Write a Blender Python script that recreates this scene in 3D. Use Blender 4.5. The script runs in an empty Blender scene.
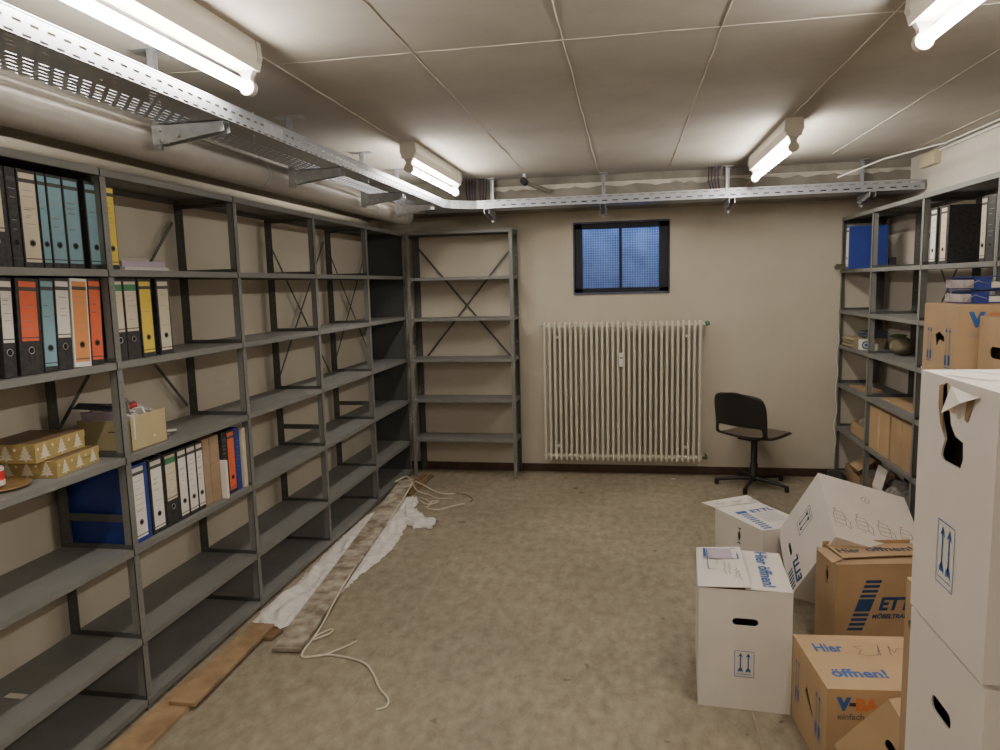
import bpy, bmesh, math, random
from mathutils import Vector, Matrix
from mathutils.geometry import delaunay_2d_cdt
random.seed(7)
PI = math.pi
SC = bpy.context.scene
COL = SC.collection

# ------------------------------------------------------------------ materials
MC = {}
def mat(name, col, rough=.6, metal=0.0, var=0.0, scale=8.0, col2=None, bump=0.0, emit=0.0, detail=4):
    if name in MC: return MC[name]
    m = bpy.data.materials.new(name); m.use_nodes = True
    nt = m.node_tree; b = nt.nodes['Principled BSDF']
    b.inputs['Base Color'].default_value = (*col, 1)
    b.inputs['Roughness'].default_value = rough
    b.inputs['Metallic'].default_value = metal
    if emit:
        b.inputs['Emission Color'].default_value = (*col, 1); b.inputs['Emission Strength'].default_value = emit
    if var or col2 or bump:
        tc = nt.nodes.new('ShaderNodeTexCoord')
        n = nt.nodes.new('ShaderNodeTexNoise'); n.inputs['Scale'].default_value = scale; n.inputs['Detail'].default_value = detail
        nt.links.new(tc.outputs['Object'], n.inputs['Vector'])
        r = nt.nodes.new('ShaderNodeValToRGB')
        c2 = col2 if col2 else tuple(max(0, c*(1-var)) for c in col)
        r.color_ramp.elements[0].position = .35; r.color_ramp.elements[1].position = .65
        r.color_ramp.elements[0].color = (*c2, 1); r.color_ramp.elements[1].color = (*col, 1)
        nt.links.new(n.outputs['Fac'], r.inputs['Fac']); nt.links.new(r.outputs['Color'], b.inputs['Base Color'])
        if bump:
            bp = nt.nodes.new('ShaderNodeBump'); bp.inputs['Strength'].default_value = bump; bp.inputs['Distance'].default_value = .01
            nt.links.new(n.outputs['Fac'], bp.inputs['Height']); nt.links.new(bp.outputs['Normal'], b.inputs['Normal'])
    MC[name] = m
    return m

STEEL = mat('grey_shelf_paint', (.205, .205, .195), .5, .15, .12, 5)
STEELD = mat('dark_post_paint', (.088, .090, .085), .5, .15, .15, 12)  # dark steel of rear posts; on shelf end lips it stands for shade
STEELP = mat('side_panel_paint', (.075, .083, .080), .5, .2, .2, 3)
HOLE = mat('black_hole', (.01, .01, .01), .9)
DOT = mat('post_hole_light', (.16, .16, .15), .7)
GALV = mat('galvanized', (.55, .57, .60), .38, .75, .18, 30)
PLATE = mat('white_plastic', (.75, .74, .70), .4)
RAD = mat('radiator_enamel', (.66, .63, .53), .35, 0, .06, 6)
BROWNB = mat('skirting_brown', (.07, .035, .022), .55, 0, .3, 9)
WHITEB = mat('white_carton', (.71, .66, .61), .6, 0, .06, 5)
KRAFT = mat('kraft_carton', (.49, .335, .19), .65, 0, .10, 6)
KRAFTD = mat('kraft_carton_dull', (.40, .27, .15), .7, 0, .12, 6)
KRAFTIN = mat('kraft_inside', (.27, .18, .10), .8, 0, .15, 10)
BLUEINK = mat('blue_ink', (.03, .12, .36), .6)
DBLUEINK = mat('dark_blue_ink', (.015, .05, .14), .6)
DARKINK = mat('dark_ink', (.03, .035, .06), .6)
ORINK = mat('orange_ink', (.62, .20, .06), .6)
PENINK = mat('pen_ink', (.16, .13, .11), .7)
BLACKM = mat('binder_black_marble', (.035, .034, .036), .55, 0, 0, 60, (.012, .012, .014))
BLUEB = mat('binder_blue', (.02, .045, .26), .45, 0, .15, 20)
CREAM = mat('label_cream', (.62, .55, .42), .6, 0, .05, 30)
WHITEL = mat('label_white', (.72, .69, .64), .6, 0, .04, 30)
LBLUE = mat('label_light_blue', (.20, .36, .43), .6, 0, .05, 30)
REDL = mat('label_orange_red', (.72, .13, .05), .55, 0, .05, 30)
YELL = mat('label_yellow', (.74, .55, .07), .6, 0, .05, 30)
GREENL = mat('label_green', (.05, .22, .10), .6)
ORL = mat('label_orange', (.70, .28, .09), .6, 0, .05, 30)
BAND = mat('label_band', (.06, .06, .055), .6)
LINE = mat('label_line', (.30, .28, .25), .7)
RINGM = mat('ring_metal', (.6, .6, .6), .3, .9)
KRAFTBIND = mat('kraft_spine', (.36, .25, .16), .75, 0, .15, 25)
PAPER = mat('paper', (.70, .67, .62), .7, 0, .06, 12)
LILAC = mat('lilac_paper', (.48, .40, .50), .7, 0, .08, 12)
PLASTIC = mat('clear_foil', (.50, .45, .45), .25, 0, .3, 14, bump=.5)
WOODP = mat('plank_pine', (.39, .27, .15), .6, 0, .0, 9, (.25, .16, .085))
WOODD = mat('plank_dusty', (.46, .41, .33), .85, 0, .0, 11, (.17, .13, .095), bump=.5, detail=8)
WOODB = mat('plank_brown', (.24, .14, .07), .75, 0, .25, 12)
CLOTH = mat('white_sheet', (.74, .70, .66), .9, 0, .22, 16, bump=.7, detail=6)
CORD = mat('cotton_cord', (.66, .60, .48), .85, 0, .1, 40)
CHB = mat('chair_shell_black', (.014, .013, .013), .45)
CHP = mat('chair_pad_brown', (.13, .10, .07), .38, 0, .15, 20)
GOLDP = mat('gift_gold', (.40, .30, .11), .45, 0, .1, 20)
GOLDD = mat('gift_brown', (.17, .11, .06), .5, 0, .2, 20)
MAGB = mat('magazine_box_card', (.46, .38, .21), .65, 0, .06, 12)
REDR = mat('red_ribbon', (.60, .03, .03), .4)
OLIVE = mat('olive_fabric', (.16, .14, .085), .85, 0, .3, 18, bump=.4)
BEIGEF = mat('beige_fabric', (.36, .30, .19), .85, 0, .2, 14, bump=.4)
BLUEGF = mat('blue_grey_fabric', (.10, .13, .17), .85, 0, .3, 14, bump=.4)
BLACKBAG = mat('black_bag', (.02, .02, .022), .35, 0, .3, 20, bump=.6)
GREENLF = mat('leaf_green', (.09, .16, .04), .6, 0, .3, 20)
DGREENLF = mat('leaf_dark_green', (.02, .05, .02), .6, 0, .3, 20)
GREYSTUFF = mat('grey_cloth', (.28, .26, .24), .85, 0, .5, 26, bump=.6)
REDC = mat('red_cloth', (.40, .025, .03), .6, 0, .4, 30)
BEIGEPL = mat('beige_plastic', (.56, .50, .34), .45)

# ------------------------------------------------------------------ mesh builder
class MB:
    def __init__(s): s.v = []; s.f = []; s.m = []; s.sm = []
    def face(s, pts, mi=0, smooth=False):
        i = len(s.v); s.v += [tuple(p) for p in pts]; s.f.append(tuple(range(i, i+len(pts)))); s.m.append(mi); s.sm.append(smooth); return s
    def mesh(s, vs, fs, mi=0, smooth=False):
        i = len(s.v); s.v += [tuple(p) for p in vs]
        for f in fs: s.f.append(tuple(i+k for k in f)); s.m.append(mi); s.sm.append(smooth)
        return s
    def box(s, a, b, mi=0, M=None):
        x0, y0, z0 = a; x1, y1, z1 = b
        vs = [(x0,y0,z0),(x1,y0,z0),(x1,y1,z0),(x0,y1,z0),(x0,y0,z1),(x1,y0,z1),(x1,y1,z1),(x0,y1,z1)]
        if M is not None: vs = [M @ Vector(v) for v in vs]
        return s.mesh(vs, [(0,3,2,1),(4,5,6,7),(0,1,5,4),(1,2,6,5),(2,3,7,6),(3,0,4,7)], mi)
    def bar(s, p, q, w, t, mi=0, up=(0,0,1)):
        p = Vector(p); q = Vector(q); d = (q-p); L = d.length; d.normalize(); u = Vector(up)
        if abs(d.dot(u)) > .98: u = Vector((1,0,0))
        x = d.cross(u).normalized(); z = x.cross(d).normalized()
        M = Matrix(((x.x, d.x, z.x, p.x), (x.y, d.y, z.y, p.y), (x.z, d.z, z.z, p.z), (0,0,0,1)))
        return s.box((-w/2, 0, -t/2), (w/2, L, t/2), mi, M)
    def tube(s, path, r, n=10, mi=0, cap=True):
        P = [Vector(p) for p in path]; R = r if isinstance(r, (list, tuple)) else [r]*len(P)
        vs = []; prev = None
        for i, p in enumerate(P):
            d = (P[min(i+1, len(P)-1)] - P[max(i-1, 0)]).normalized()
            if prev is None:
                u = Vector((0,0,1)) if abs(d.z) < .9 else Vector((1,0,0))
            else: u = prev
            x = d.cross(u); x = x.normalized() if x.length > 1e-6 else Vector((1,0,0)); u = x.cross(d).normalized(); prev = u
            for k in range(n):
                a = 2*PI*k/n; vs.append(p + (x*math.cos(a)+u*math.sin(a))*R[i])
        fs = [(i*n+k, i*n+(k+1) % n, (i+1)*n+(k+1) % n, (i+1)*n+k) for i in range(len(P)-1) for k in range(n)]
        s.mesh(vs, fs, mi, True)
        if cap:
            s.face(vs[:n][::-1], mi); s.face(vs[-n:], mi)
        return s
    def disc(s, c, nrm, r, mi=0, n=16, ry=None):
        c = Vector(c); nrm = Vector(nrm).normalized(); u = Vector((0,0,1)) if abs(nrm.z) < .9 else Vector((1,0,0))
        x = nrm.cross(u).normalized(); y = nrm.cross(x).normalized(); ry = ry or r
        pts = [c + x*r*math.cos(2*PI*k/n) + y*ry*math.sin(2*PI*k/n) for k in range(n)]
        return s.face(pts, mi)
    def prism(s, poly, axis, a, b, mi=0):
        # poly of 2D points extruded along axis 0/1/2 from a to b
        def P(q, t):
            return {0: (t, q[0], q[1]), 1: (q[0], t, q[1]), 2: (q[0], q[1], t)}[axis]
        n = len(poly); lo = [P(q, a) for q in poly]; hi = [P(q, b) for q in poly]
        s.mesh(lo+hi, [(k, (k+1) % n, n+(k+1) % n, n+k) for k in range(n)], mi)
        s.face(lo[::-1], mi); s.face(hi, mi); return s
    def build(s, name, mats, parent=None, M=None, off=None, bevel=0, solid=0, sub=0, fix=True):
        me = bpy.data.meshes.new(name)
        vs = s.v
        if M is not None: vs = [M @ Vector(v) for v in vs]
        if off is not None: vs = [Vector(v)-Vector(off) for v in vs]
        me.from_pydata([tuple(v) for v in vs], [], s.f)
        if not isinstance(mats, (list, tuple)): mats = [mats]
        for m in mats: me.materials.append(m)
        for p, mi, sm in zip(me.polygons, s.m, s.sm): p.material_index = mi; p.use_smooth = sm
        me.update()
        if fix:
            bm = bmesh.new(); bm.from_mesh(me); bmesh.ops.remove_doubles(bm, verts=bm.verts, dist=1e-6) if fix == 'w' else None
            bmesh.ops.recalc_face_normals(bm, faces=bm.faces) if fix == 'w' else None
            bm.to_mesh(me); bm.free()
        o = bpy.data.objects.new(name, me); COL.objects.link(o)
        if parent is not None: o.parent = parent
        if solid:
            md = o.modifiers.new('solid', 'SOLIDIFY'); md.thickness = solid; md.offset = -1
            if len(mats) > 1 and solid > .0025: md.material_offset = 1
        if bevel:
            md = o.modifiers.new('bevel', 'BEVEL'); md.width = bevel; md.segments = 2; md.limit_method = 'ANGLE'
        if sub:
            md = o.modifiers.new('sub', 'SUBSURF'); md.levels = sub; md.render_levels = sub
        return o

def tag(o, label=None, cat=None, group=None, kind=None):
    if label: o['label'] = label
    if cat: o['category'] = cat
    if group: o['group'] = group
    if kind: o['kind'] = kind
    return o
def empty(name, loc=(0,0,0), rz=0, label=None, cat=None, group=None, kind=None, M=None):
    o = bpy.data.objects.new(name, None); COL.objects.link(o); o.empty_display_size = .1
    if M is not None: o.matrix_world = M
    else: o.location = loc; o.rotation_euler = (0, 0, rz)
    return tag(o, label, cat, group, kind)
def copy_tree(o, parent=None):
    c = o.copy(); COL.objects.link(c)
    if parent is not None: c.parent = parent
    for ch in [x for x in bpy.data.objects if x.parent == o]: copy_tree(ch, c)
    return c

# text as flat 2-D mesh
def text2d(txt, size=1.0, bold=0.0, shear=0.0, width=None):
    cu = bpy.data.curves.new('t', 'FONT'); cu.body = txt; cu.size = size; cu.offset = bold; cu.shear = shear; cu.resolution_u = 3
    ob = bpy.data.objects.new('t', cu); COL.objects.link(ob)
    dg = bpy.context.evaluated_depsgraph_get(); dg.update()
    me = bpy.data.meshes.new_from_object(ob.evaluated_get(dg))
    vs = [(v.co.x, v.co.y) for v in me.vertices]; fs = [tuple(p.vertices) for p in me.polygons]
    bpy.data.objects.remove(ob); bpy.data.curves.remove(cu); bpy.data.meshes.remove(me)
    if vs:
        x0 = min(v[0] for v in vs); y0 = min(v[1] for v in vs); x1 = max(v[0] for v in vs)
        k = (width/(x1-x0)) if width else 1.0
        vs = [((x-x0)*k, y-y0) for x, y in vs]
    return vs, fs

# ------------------------------------------------------------------ room shell
XW0, XW1, YW0, YW1, ZC = -2.50, 2.27, -3.2, 6.87, 2.765
def struct(name, mb, m, **k):
    return tag(mb.build(name, m, **k), kind='structure')

def floor_material():
    m = bpy.data.materials.new('vinyl_floor'); m.use_nodes = True; nt = m.node_tree; N = nt.nodes; L = nt.links
    b = N['Principled BSDF']; tc = N.new('ShaderNodeTexCoord')
    n1 = N.new('ShaderNodeTexNoise'); n1.inputs['Scale'].default_value = 1.3; n1.inputs['Detail'].default_value = 5
    mp = N.new('ShaderNodeMapping'); mp.inputs['Scale'].default_value = (17, 10, 1)
    n2 = N.new('ShaderNodeTexNoise'); n2.inputs['Scale'].default_value = 1.0; n2.inputs['Detail'].default_value = 8; n2.inputs['Roughness'].default_value = .65
    n3 = N.new('ShaderNodeTexNoise'); n3.inputs['Scale'].default_value = 9; n3.inputs['Detail'].default_value = 2
    L.new(tc.outputs['Object'], n1.inputs['Vector']); L.new(tc.outputs['Object'], mp.inputs['Vector']); L.new(mp.outputs['Vector'], n2.inputs['Vector']); L.new(tc.outputs['Object'], n3.inputs['Vector'])
    r1 = N.new('ShaderNodeValToRGB'); e = r1.color_ramp.elements
    e[0].position = .30; e[0].color = (.20, .168, .120, 1); e[1].position = .70; e[1].color = (.385, .335, .25, 1)
    L.new(n2.outputs['Fac'], r1.inputs['Fac'])
    mx = N.new('ShaderNodeMixRGB'); mx.blend_type = 'MULTIPLY'; mx.inputs['Fac'].default_value = .55
    r2 = N.new('ShaderNodeValToRGB'); e = r2.color_ramp.elements; e[0].position = .3; e[0].color = (.62, .60, .56, 1); e[1].position = .7; e[1].color = (1.08, 1.06, 1.02, 1)
    L.new(n1.outputs['Fac'], r2.inputs['Fac']); L.new(r1.outputs['Color'], mx.inputs['Color1']); L.new(r2.outputs['Color'], mx.inputs['Color2'])
    # dark specks
    r3 = N.new('ShaderNodeValToRGB'); e = r3.color_ramp.elements; e[0].position = .24; e[0].color = (.35, .3, .25, 1); e[1].position = .30; e[1].color = (1, 1, 1, 1)
    L.new(n3.outputs['Fac'], r3.inputs['Fac'])
    mx2 = N.new('ShaderNodeMixRGB'); mx2.blend_type = 'MULTIPLY'; mx2.inputs['Fac'].default_value = .8
    L.new(mx.outputs['Color'], mx2.inputs['Color1']); L.new(r3.outputs['Color'], mx2.inputs['Color2'])
    L.new(mx2.outputs['Color'], b.inputs['Base Color'])
    b.inputs['Roughness'].default_value = .55
    bp = N.new('ShaderNodeBump'); bp.inputs['Strength'].default_value = .08; L.new(n2.outputs['Fac'], bp.inputs['Height']); L.new(bp.outputs['Normal'], b.inputs['Normal'])
    return m
def plaster(name, col, dirt, scale=1.2, fine=25, bump=.12):
    m = bpy.data.materials.new(name); m.use_nodes = True; nt = m.node_tree; N = nt.nodes; L = nt.links
    b = N['Principled BSDF']; b.inputs['Roughness'].default_value = .85; tc = N.new('ShaderNodeTexCoord')
    n1 = N.new('ShaderNodeTexNoise'); n1.inputs['Scale'].default_value = scale; n1.inputs['Detail'].default_value = 6; n1.inputs['Roughness'].default_value = .6
    n2 = N.new('ShaderNodeTexNoise'); n2.inputs['Scale'].default_value = fine; n2.inputs['Detail'].default_value = 4
    L.new(tc.outputs['Object'], n1.inputs['Vector']); L.new(tc.outputs['Object'], n2.inputs['Vector'])
    r = N.new('ShaderNodeValToRGB'); e = r.color_ramp.elements; e[0].position = .32; e[0].color = (*dirt, 1); e[1].position = .62; e[1].color = (*col, 1)
    L.new(n1.outputs['Fac'], r.inputs['Fac']); L.new(r.outputs['Color'], b.inputs['Base Color'])
    bp = N.new('ShaderNodeBump'); bp.inputs['Strength'].default_value = bump; bp.inputs['Distance'].default_value = .01
    L.new(n2.outputs['Fac'], bp.inputs['Height']); L.new(bp.outputs['Normal'], b.inputs['Normal'])
    return m
FLOORM = floor_material()
WALLM = plaster('wall_plaster', (.57, .52, .425), (.515, .465, .37))
WALLR = plaster('right_wall_paint', (.60, .55, .48), (.55, .50, .43))
CEILM = plaster('ceiling_concrete', (.47, .44, .385), (.38, .35, .305), 1.6, 14, .2)
BEAMM = plaster('beam_concrete', (.26, .24, .20), (.15, .135, .11), 3, 14, .25)
SEAMM = plaster('seam_filler', (.56, .52, .45), (.42, .38, .32), 9, 40, .3)

struct('floor', MB().box((XW0-.2, YW0-.2, -.15), (XW1+.2, YW1+.2, 0)), FLOORM)
struct('ceiling', MB().box((XW0-.2, YW0-.2, ZC), (XW1+.2, YW1+.2, ZC+.2)), CEILM)
struct('wall_left', MB().box((XW0-.2, YW0-.2, 0), (XW0, YW1+.2, ZC)), WALLM)
struct('wall_right', MB().box((XW1, YW0-.2, 0), (XW1+.2, YW1+.2, ZC)), WALLR)
struct('wall_front', MB().box((XW0, YW0-.2, 0), (XW1, YW0, ZC)), WALLM)
WX0, WX1, WZ0, WZ1 = -.492, .377, 1.735, 2.382
wb = MB()
wb.box((XW0, YW1, 0), (WX0, YW1+.2, ZC)); wb.box((WX1, YW1, 0), (XW1, YW1+.2, ZC))
wb.box((WX0, YW1, 0), (WX1, YW1+.2, WZ0)); wb.box((WX0, YW1, WZ1), (WX1, YW1+.2, ZC))
struct('wall_back', wb, WALLM)
bmm = MB().box((XW0, 6.47, 2.50), (XW1, YW1, ZC))
struct('trim_1', bmm, BEAMM)                       # concrete beam along the back wall
for nm, a, b in (('baseboard_back', (XW0, YW1-.018, 0), (XW1, YW1, .075)), ('baseboard_right', (XW1-.018, 0, 0), (XW1, YW1-.02, .075)), ('baseboard_left', (XW0, 0, 0), (XW0+.018, YW1-.02, .075))):
    struct(nm, MB().box(a, b), BROWNB, bevel=.003)
# vinyl sheet seams in the floor
sm = MB()
for x in (-1.2, .52): sm.box((x-.003, YW0+.1, 0), (x+.003, YW1-.02, .0012))
struct('trim_2', sm, mat('floor_seam', (.36, .31, .22), .6, 0, .3, 20))
# filler ridges between the ceiling slabs
def ridge(p, q, w, h):
    mb = MB(); n = 60; p = Vector(p); q = Vector(q); d = (q-p); dn = d.normalized(); sd = Vector((-dn.y, dn.x, 0)); rows = []
    for i in range(n+1):
        c = p + d*i/n + sd*random.uniform(-.003, .003); ww = w*random.uniform(.5, 1.5); hh = h*random.uniform(.5, 1.5)
        rows.append([c-sd*ww, c+Vector((0, 0, -hh)), c+sd*ww])
    for i in range(n):
        for k in (0, 1): mb.face([rows[i][k], rows[i][k+1], rows[i+1][k+1], rows[i+1][k]], 0)
    return mb
k = 3
for x in (-2.04, -1.44, -.845, -.242, .35, .946, 1.545, 2.12):
    struct('trim_%d' % k, ridge((x, -3, ZC+.001), (x+.0, 6.0 if x not in (-.242, .35) else 6.35, ZC+.001), .0035, .004), SEAMM); k += 1
struct('trim_%d' % k, ridge((XW0, 2.90, ZC+.001), (XW1, 2.90, ZC+.001), .003, .0035), SEAMM); k += 1
# rough plaster strip along the foot of the beam
rb = ridge((-1.2, 6.465, 2.70), (XW1, 6.465, 2.70), .012, .03)
struct('trim_%d' % k, rb, SEAMM); k += 1

# window and light well behind it
FRAMEM = mat('window_steel', (.012, .014, .022), .5, .3, .3, 12)
REVEAL = mat('window_reveal', (.10, .11, .16), .7, 0, .4, 9)
win = empty('window_1', (WX0, YW1, WZ0), kind='structure')
o_ = (WX0, YW1, WZ0)
fr = MB(); y0, y1 = YW1+.02, YW1+.07
fr.box((WX0, y0, WZ0), (WX0+.075, y1, WZ1)); fr.box((WX1-.085, y0, WZ0), (WX1, y1, WZ1)); fr.box((WX0, y0, WZ0), (WX1, y1, WZ0+.045)); fr.box((WX0, y0, WZ1-.05), (WX1, y1, WZ1))
fr.build('window_frame', FRAMEM, win, off=o_, bevel=.004)
rv = MB()
rv.box((WX0-.012, YW1-.004, WZ0-.012), (WX0, YW1+.02, WZ1+.012)); rv.box((WX1, YW1-.004, WZ0-.012), (WX1+.012, YW1+.02, WZ1+.012))
rv.box((WX0, YW1-.004, WZ1), (WX1, YW1+.02, WZ1+.015)); rv.box((WX0-.01, YW1-.012, WZ0-.015), (WX1+.01, YW1+.02, WZ0+.004))
rv.build('window_reveal', REVEAL, win, off=o_)
MB().box((-.075, y0-.005, WZ0+.04), (-.05, y1, WZ1-.04)).build('mullion', FRAMEM, win, off=o_)
gm = MB(); xx = WX0+.07
while xx < WX1-.075: gm.box((xx-.0018, YW1+.112, WZ0+.03), (xx+.0018, YW1+.115, WZ1-.03)); xx += .023
zz = WZ0+.04
while zz < WZ1-.04: gm.box((WX0+.06, YW1+.1135, zz-.0018), (WX1-.07, YW1+.1165, zz+.0018)); zz += .023
gm.build('wire_mesh', mat('wire_grey', (.50, .56, .68), .5, .2), win, off=o_)
gl = bpy.data.materials.new('window_glass'); gl.use_nodes = True; gb = gl.node_tree.nodes['Principled BSDF']
gb.inputs['Transmission Weight'].default_value = 1; gb.inputs['Roughness'].default_value = .08; gb.inputs['Base Color'].default_value = (.85, .92, 1, 1)
MB().box((WX0+.05, YW1+.10, WZ0+.02), (WX1-.05, YW1+.104, WZ1-.02)).build('pane', gl, win, off=o_)
WELL = mat('light_well_render', (.24, .31, .46), .9, 0, 0, 5, (.10, .14, .24), bump=.3)
lw = MB()
lw.box((WX0-.25, 7.62, 1.2), (WX1+.25, 7.72, 3.3)); lw.box((WX0-.35, YW1+.2, 1.2), (WX0-.25, 7.72, 3.3)); lw.box((WX1+.25, YW1+.2, 1.2), (WX1+.35, 7.72, 3.3)); lw.box((WX0-.35, YW1+.2, 1.1), (WX1+.35, 7.72, 1.2))
struct('trim_%d' % k, lw, WELL); k += 1

# ------------------------------------------------------------------ shelving
def post(mb_parent, x, y, sx, sy, H, off, name='upright_post'):
    # L-angle, corner at (x,y), flanges towards sx, sy
    mb = MB(); w = .050 if name == 'rear_post' else .036; t = .003
    xa, xb = sorted((x, x+sx*w)); ya, yb = sorted((y, y+sy*t)); mb.box((xa, ya, 0), (xb, yb, H), 0)
    xa, xb = sorted((x, x+sx*t)); ya, yb = sorted((y, y+sy*w)); mb.box((xa, ya, 0), (xb, yb, H), 0)
    z = .06
    while z < H-.03:       # punched holes of the angle
        xm = x+sx*w*.55; mb.box((xm-.003, y+sy*t if sy > 0 else y-t-.0006, z), (xm+.003, y+sy*t+.0006 if sy > 0 else y-t, z+.010), 1)
        mb.box((xm-.003, y-sy*.0006 if sy > 0 else y, z), (xm+.003, y if sy > 0 else y+.0006, z+.010), 1)
        ym = y+sy*w*.55; xo = x-.0006*sx; xa, xb = sorted((x, xo)); mb.box((xa, ym-.003, z), (xb, ym+.003, z+.010), 1)
        z += .05
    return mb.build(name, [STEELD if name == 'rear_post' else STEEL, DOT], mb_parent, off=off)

def shelf(mb_parent, x0, x1, y0, y1, z, off, ends='y'):
    mb = MB(); t = .0015; h = .015
    mb.box((x0, y0, z+h-t), (x1, y1, z+h))
    for a, b in (((x0, y0, z-h), (x1, y0+.0015, z+h-t)), ((x0, y1-.0015, z-h), (x1, y1, z+h-t)), ((x0, y0, z-h), (x0+.0015, y1, z+h-t)), ((x1-.0015, y0, z-h), (x1, y1, z+h-t))):
        mb.box(a, b)
    # folded-in lower lips; end stiffeners coloured dark for the shade they stand in
    e = .020
    if z < 2.3 and ends == 'y': mb.box((x0+.004, y0, z+h-t), (x1-.004, y0+.0015, z+h+e), 1); mb.box((x0+.004, y1-.0015, z+h-t), (x1-.004, y1, z+h+e), 1)
    mb.box((x0, y0, z-h), (x1, y0+.012, z-h+t)); mb.box((x0, y1-.012, z-h), (x1, y1, z-h+t)); mb.box((x0, y0, z-h), (x0+.012, y1, z-h+t)); mb.box((x1-.012, y0, z-h), (x1, y1, z-h+t))
    return mb.build('shelf_board', [STEEL, STEELD], mb_parent, off=off)

def run(label, axis, front, rear, frames, levels, braces, rails, panel=None, zt=2.345, skip=()):
    """axis 'y': run along Y, front/rear are X values; axis 'x': run along X, front/rear are Y values."""
    loc = ((front, frames[0], 0) if axis == 'y' else (frames[0], front, 0))
    root = empty('metal_shelving', loc, label=label, cat='shelving')
    sg = 1 if rear > front else -1
    def X(a, c, z): return (c, a, z) if axis == 'y' else (a, c, z)   # a along, c across
    for i, a in enumerate(frames):
        sa = 1 if i < len(frames)-1 else -1
        for c, s in ((front, sg), (rear, -sg)):
            x, y, _ = X(a, c, 0)
            sx, sy = (s, sa) if axis == 'y' else (sa, s)
            post(root, x, y, sx, sy, zt, loc, 'front_post' if c == front else 'rear_post')
        for z in rails:
            mb = MB(); aa = a+sa*.005
            p0 = X(min(aa, aa+sa*.003), min(front, rear)+.004, z); p1 = X(max(aa, aa+sa*.003), max(front, rear)-.004, z+.034)
            mb.box(p0, p1); mb.build('frame_rail', STEELD, root, off=loc)
    for i in range(len(frames)-1):
        for z in levels:
            if (i, z) in skip: continue
            a0 = X(frames[i]+.002, min(front, rear)-.0, z); a1 = X(frames[i+1]-.002, max(front, rear), z)
            e = .004
            if axis == 'y': shelf(root, min(front, rear)-(e if sg > 0 else -e), max(front, rear)+(e if sg < 0 else -e), frames[i]+.004, frames[i+1]-.001, z, loc)
            else: shelf(root, frames[i]+.004, frames[i+1]-.001, min(front, rear)-e, max(front, rear)-e, z, loc, 'x')
    for (i, zt_, zb_) in braces:
        for s in (0, 1):
            c = rear + sg*.004*(1 if s else 2)
            p = X(frames[i]+.01, c, zt_ if s else zb_); q = X(frames[i+1]-.01, c, zb_ if s else zt_)
            MB().bar(p, q, .0025 if axis == 'y' else .018, .018 if axis == 'y' else .0025, 0, (0, 0, 1) if axis == 'y' else (0, 1, 0)).build('cross_brace', STEELD, root, off=loc)
    if panel is not None:
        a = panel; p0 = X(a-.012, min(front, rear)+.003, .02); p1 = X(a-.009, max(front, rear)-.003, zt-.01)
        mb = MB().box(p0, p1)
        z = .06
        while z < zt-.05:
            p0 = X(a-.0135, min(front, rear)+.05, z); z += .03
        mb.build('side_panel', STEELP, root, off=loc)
    return root

LV_L = [1.9226, 1.537, 1.133, .727, .322, .035, 2.327]
LF, LR = -2.099, -2.45
LY = [1.64, 2.64, 3.64, 4.64, 5.64, 6.64]
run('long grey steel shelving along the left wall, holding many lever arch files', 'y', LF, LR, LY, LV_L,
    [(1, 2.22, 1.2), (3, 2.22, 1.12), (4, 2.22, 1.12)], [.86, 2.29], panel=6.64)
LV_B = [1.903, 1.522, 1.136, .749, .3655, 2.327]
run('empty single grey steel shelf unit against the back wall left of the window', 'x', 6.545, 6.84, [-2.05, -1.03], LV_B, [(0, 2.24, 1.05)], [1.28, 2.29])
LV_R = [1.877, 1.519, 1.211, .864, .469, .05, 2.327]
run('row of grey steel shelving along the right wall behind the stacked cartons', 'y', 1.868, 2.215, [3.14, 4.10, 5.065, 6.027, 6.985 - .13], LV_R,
    [(2, 2.24, 1.2)], [.87, 2.29])

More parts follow.
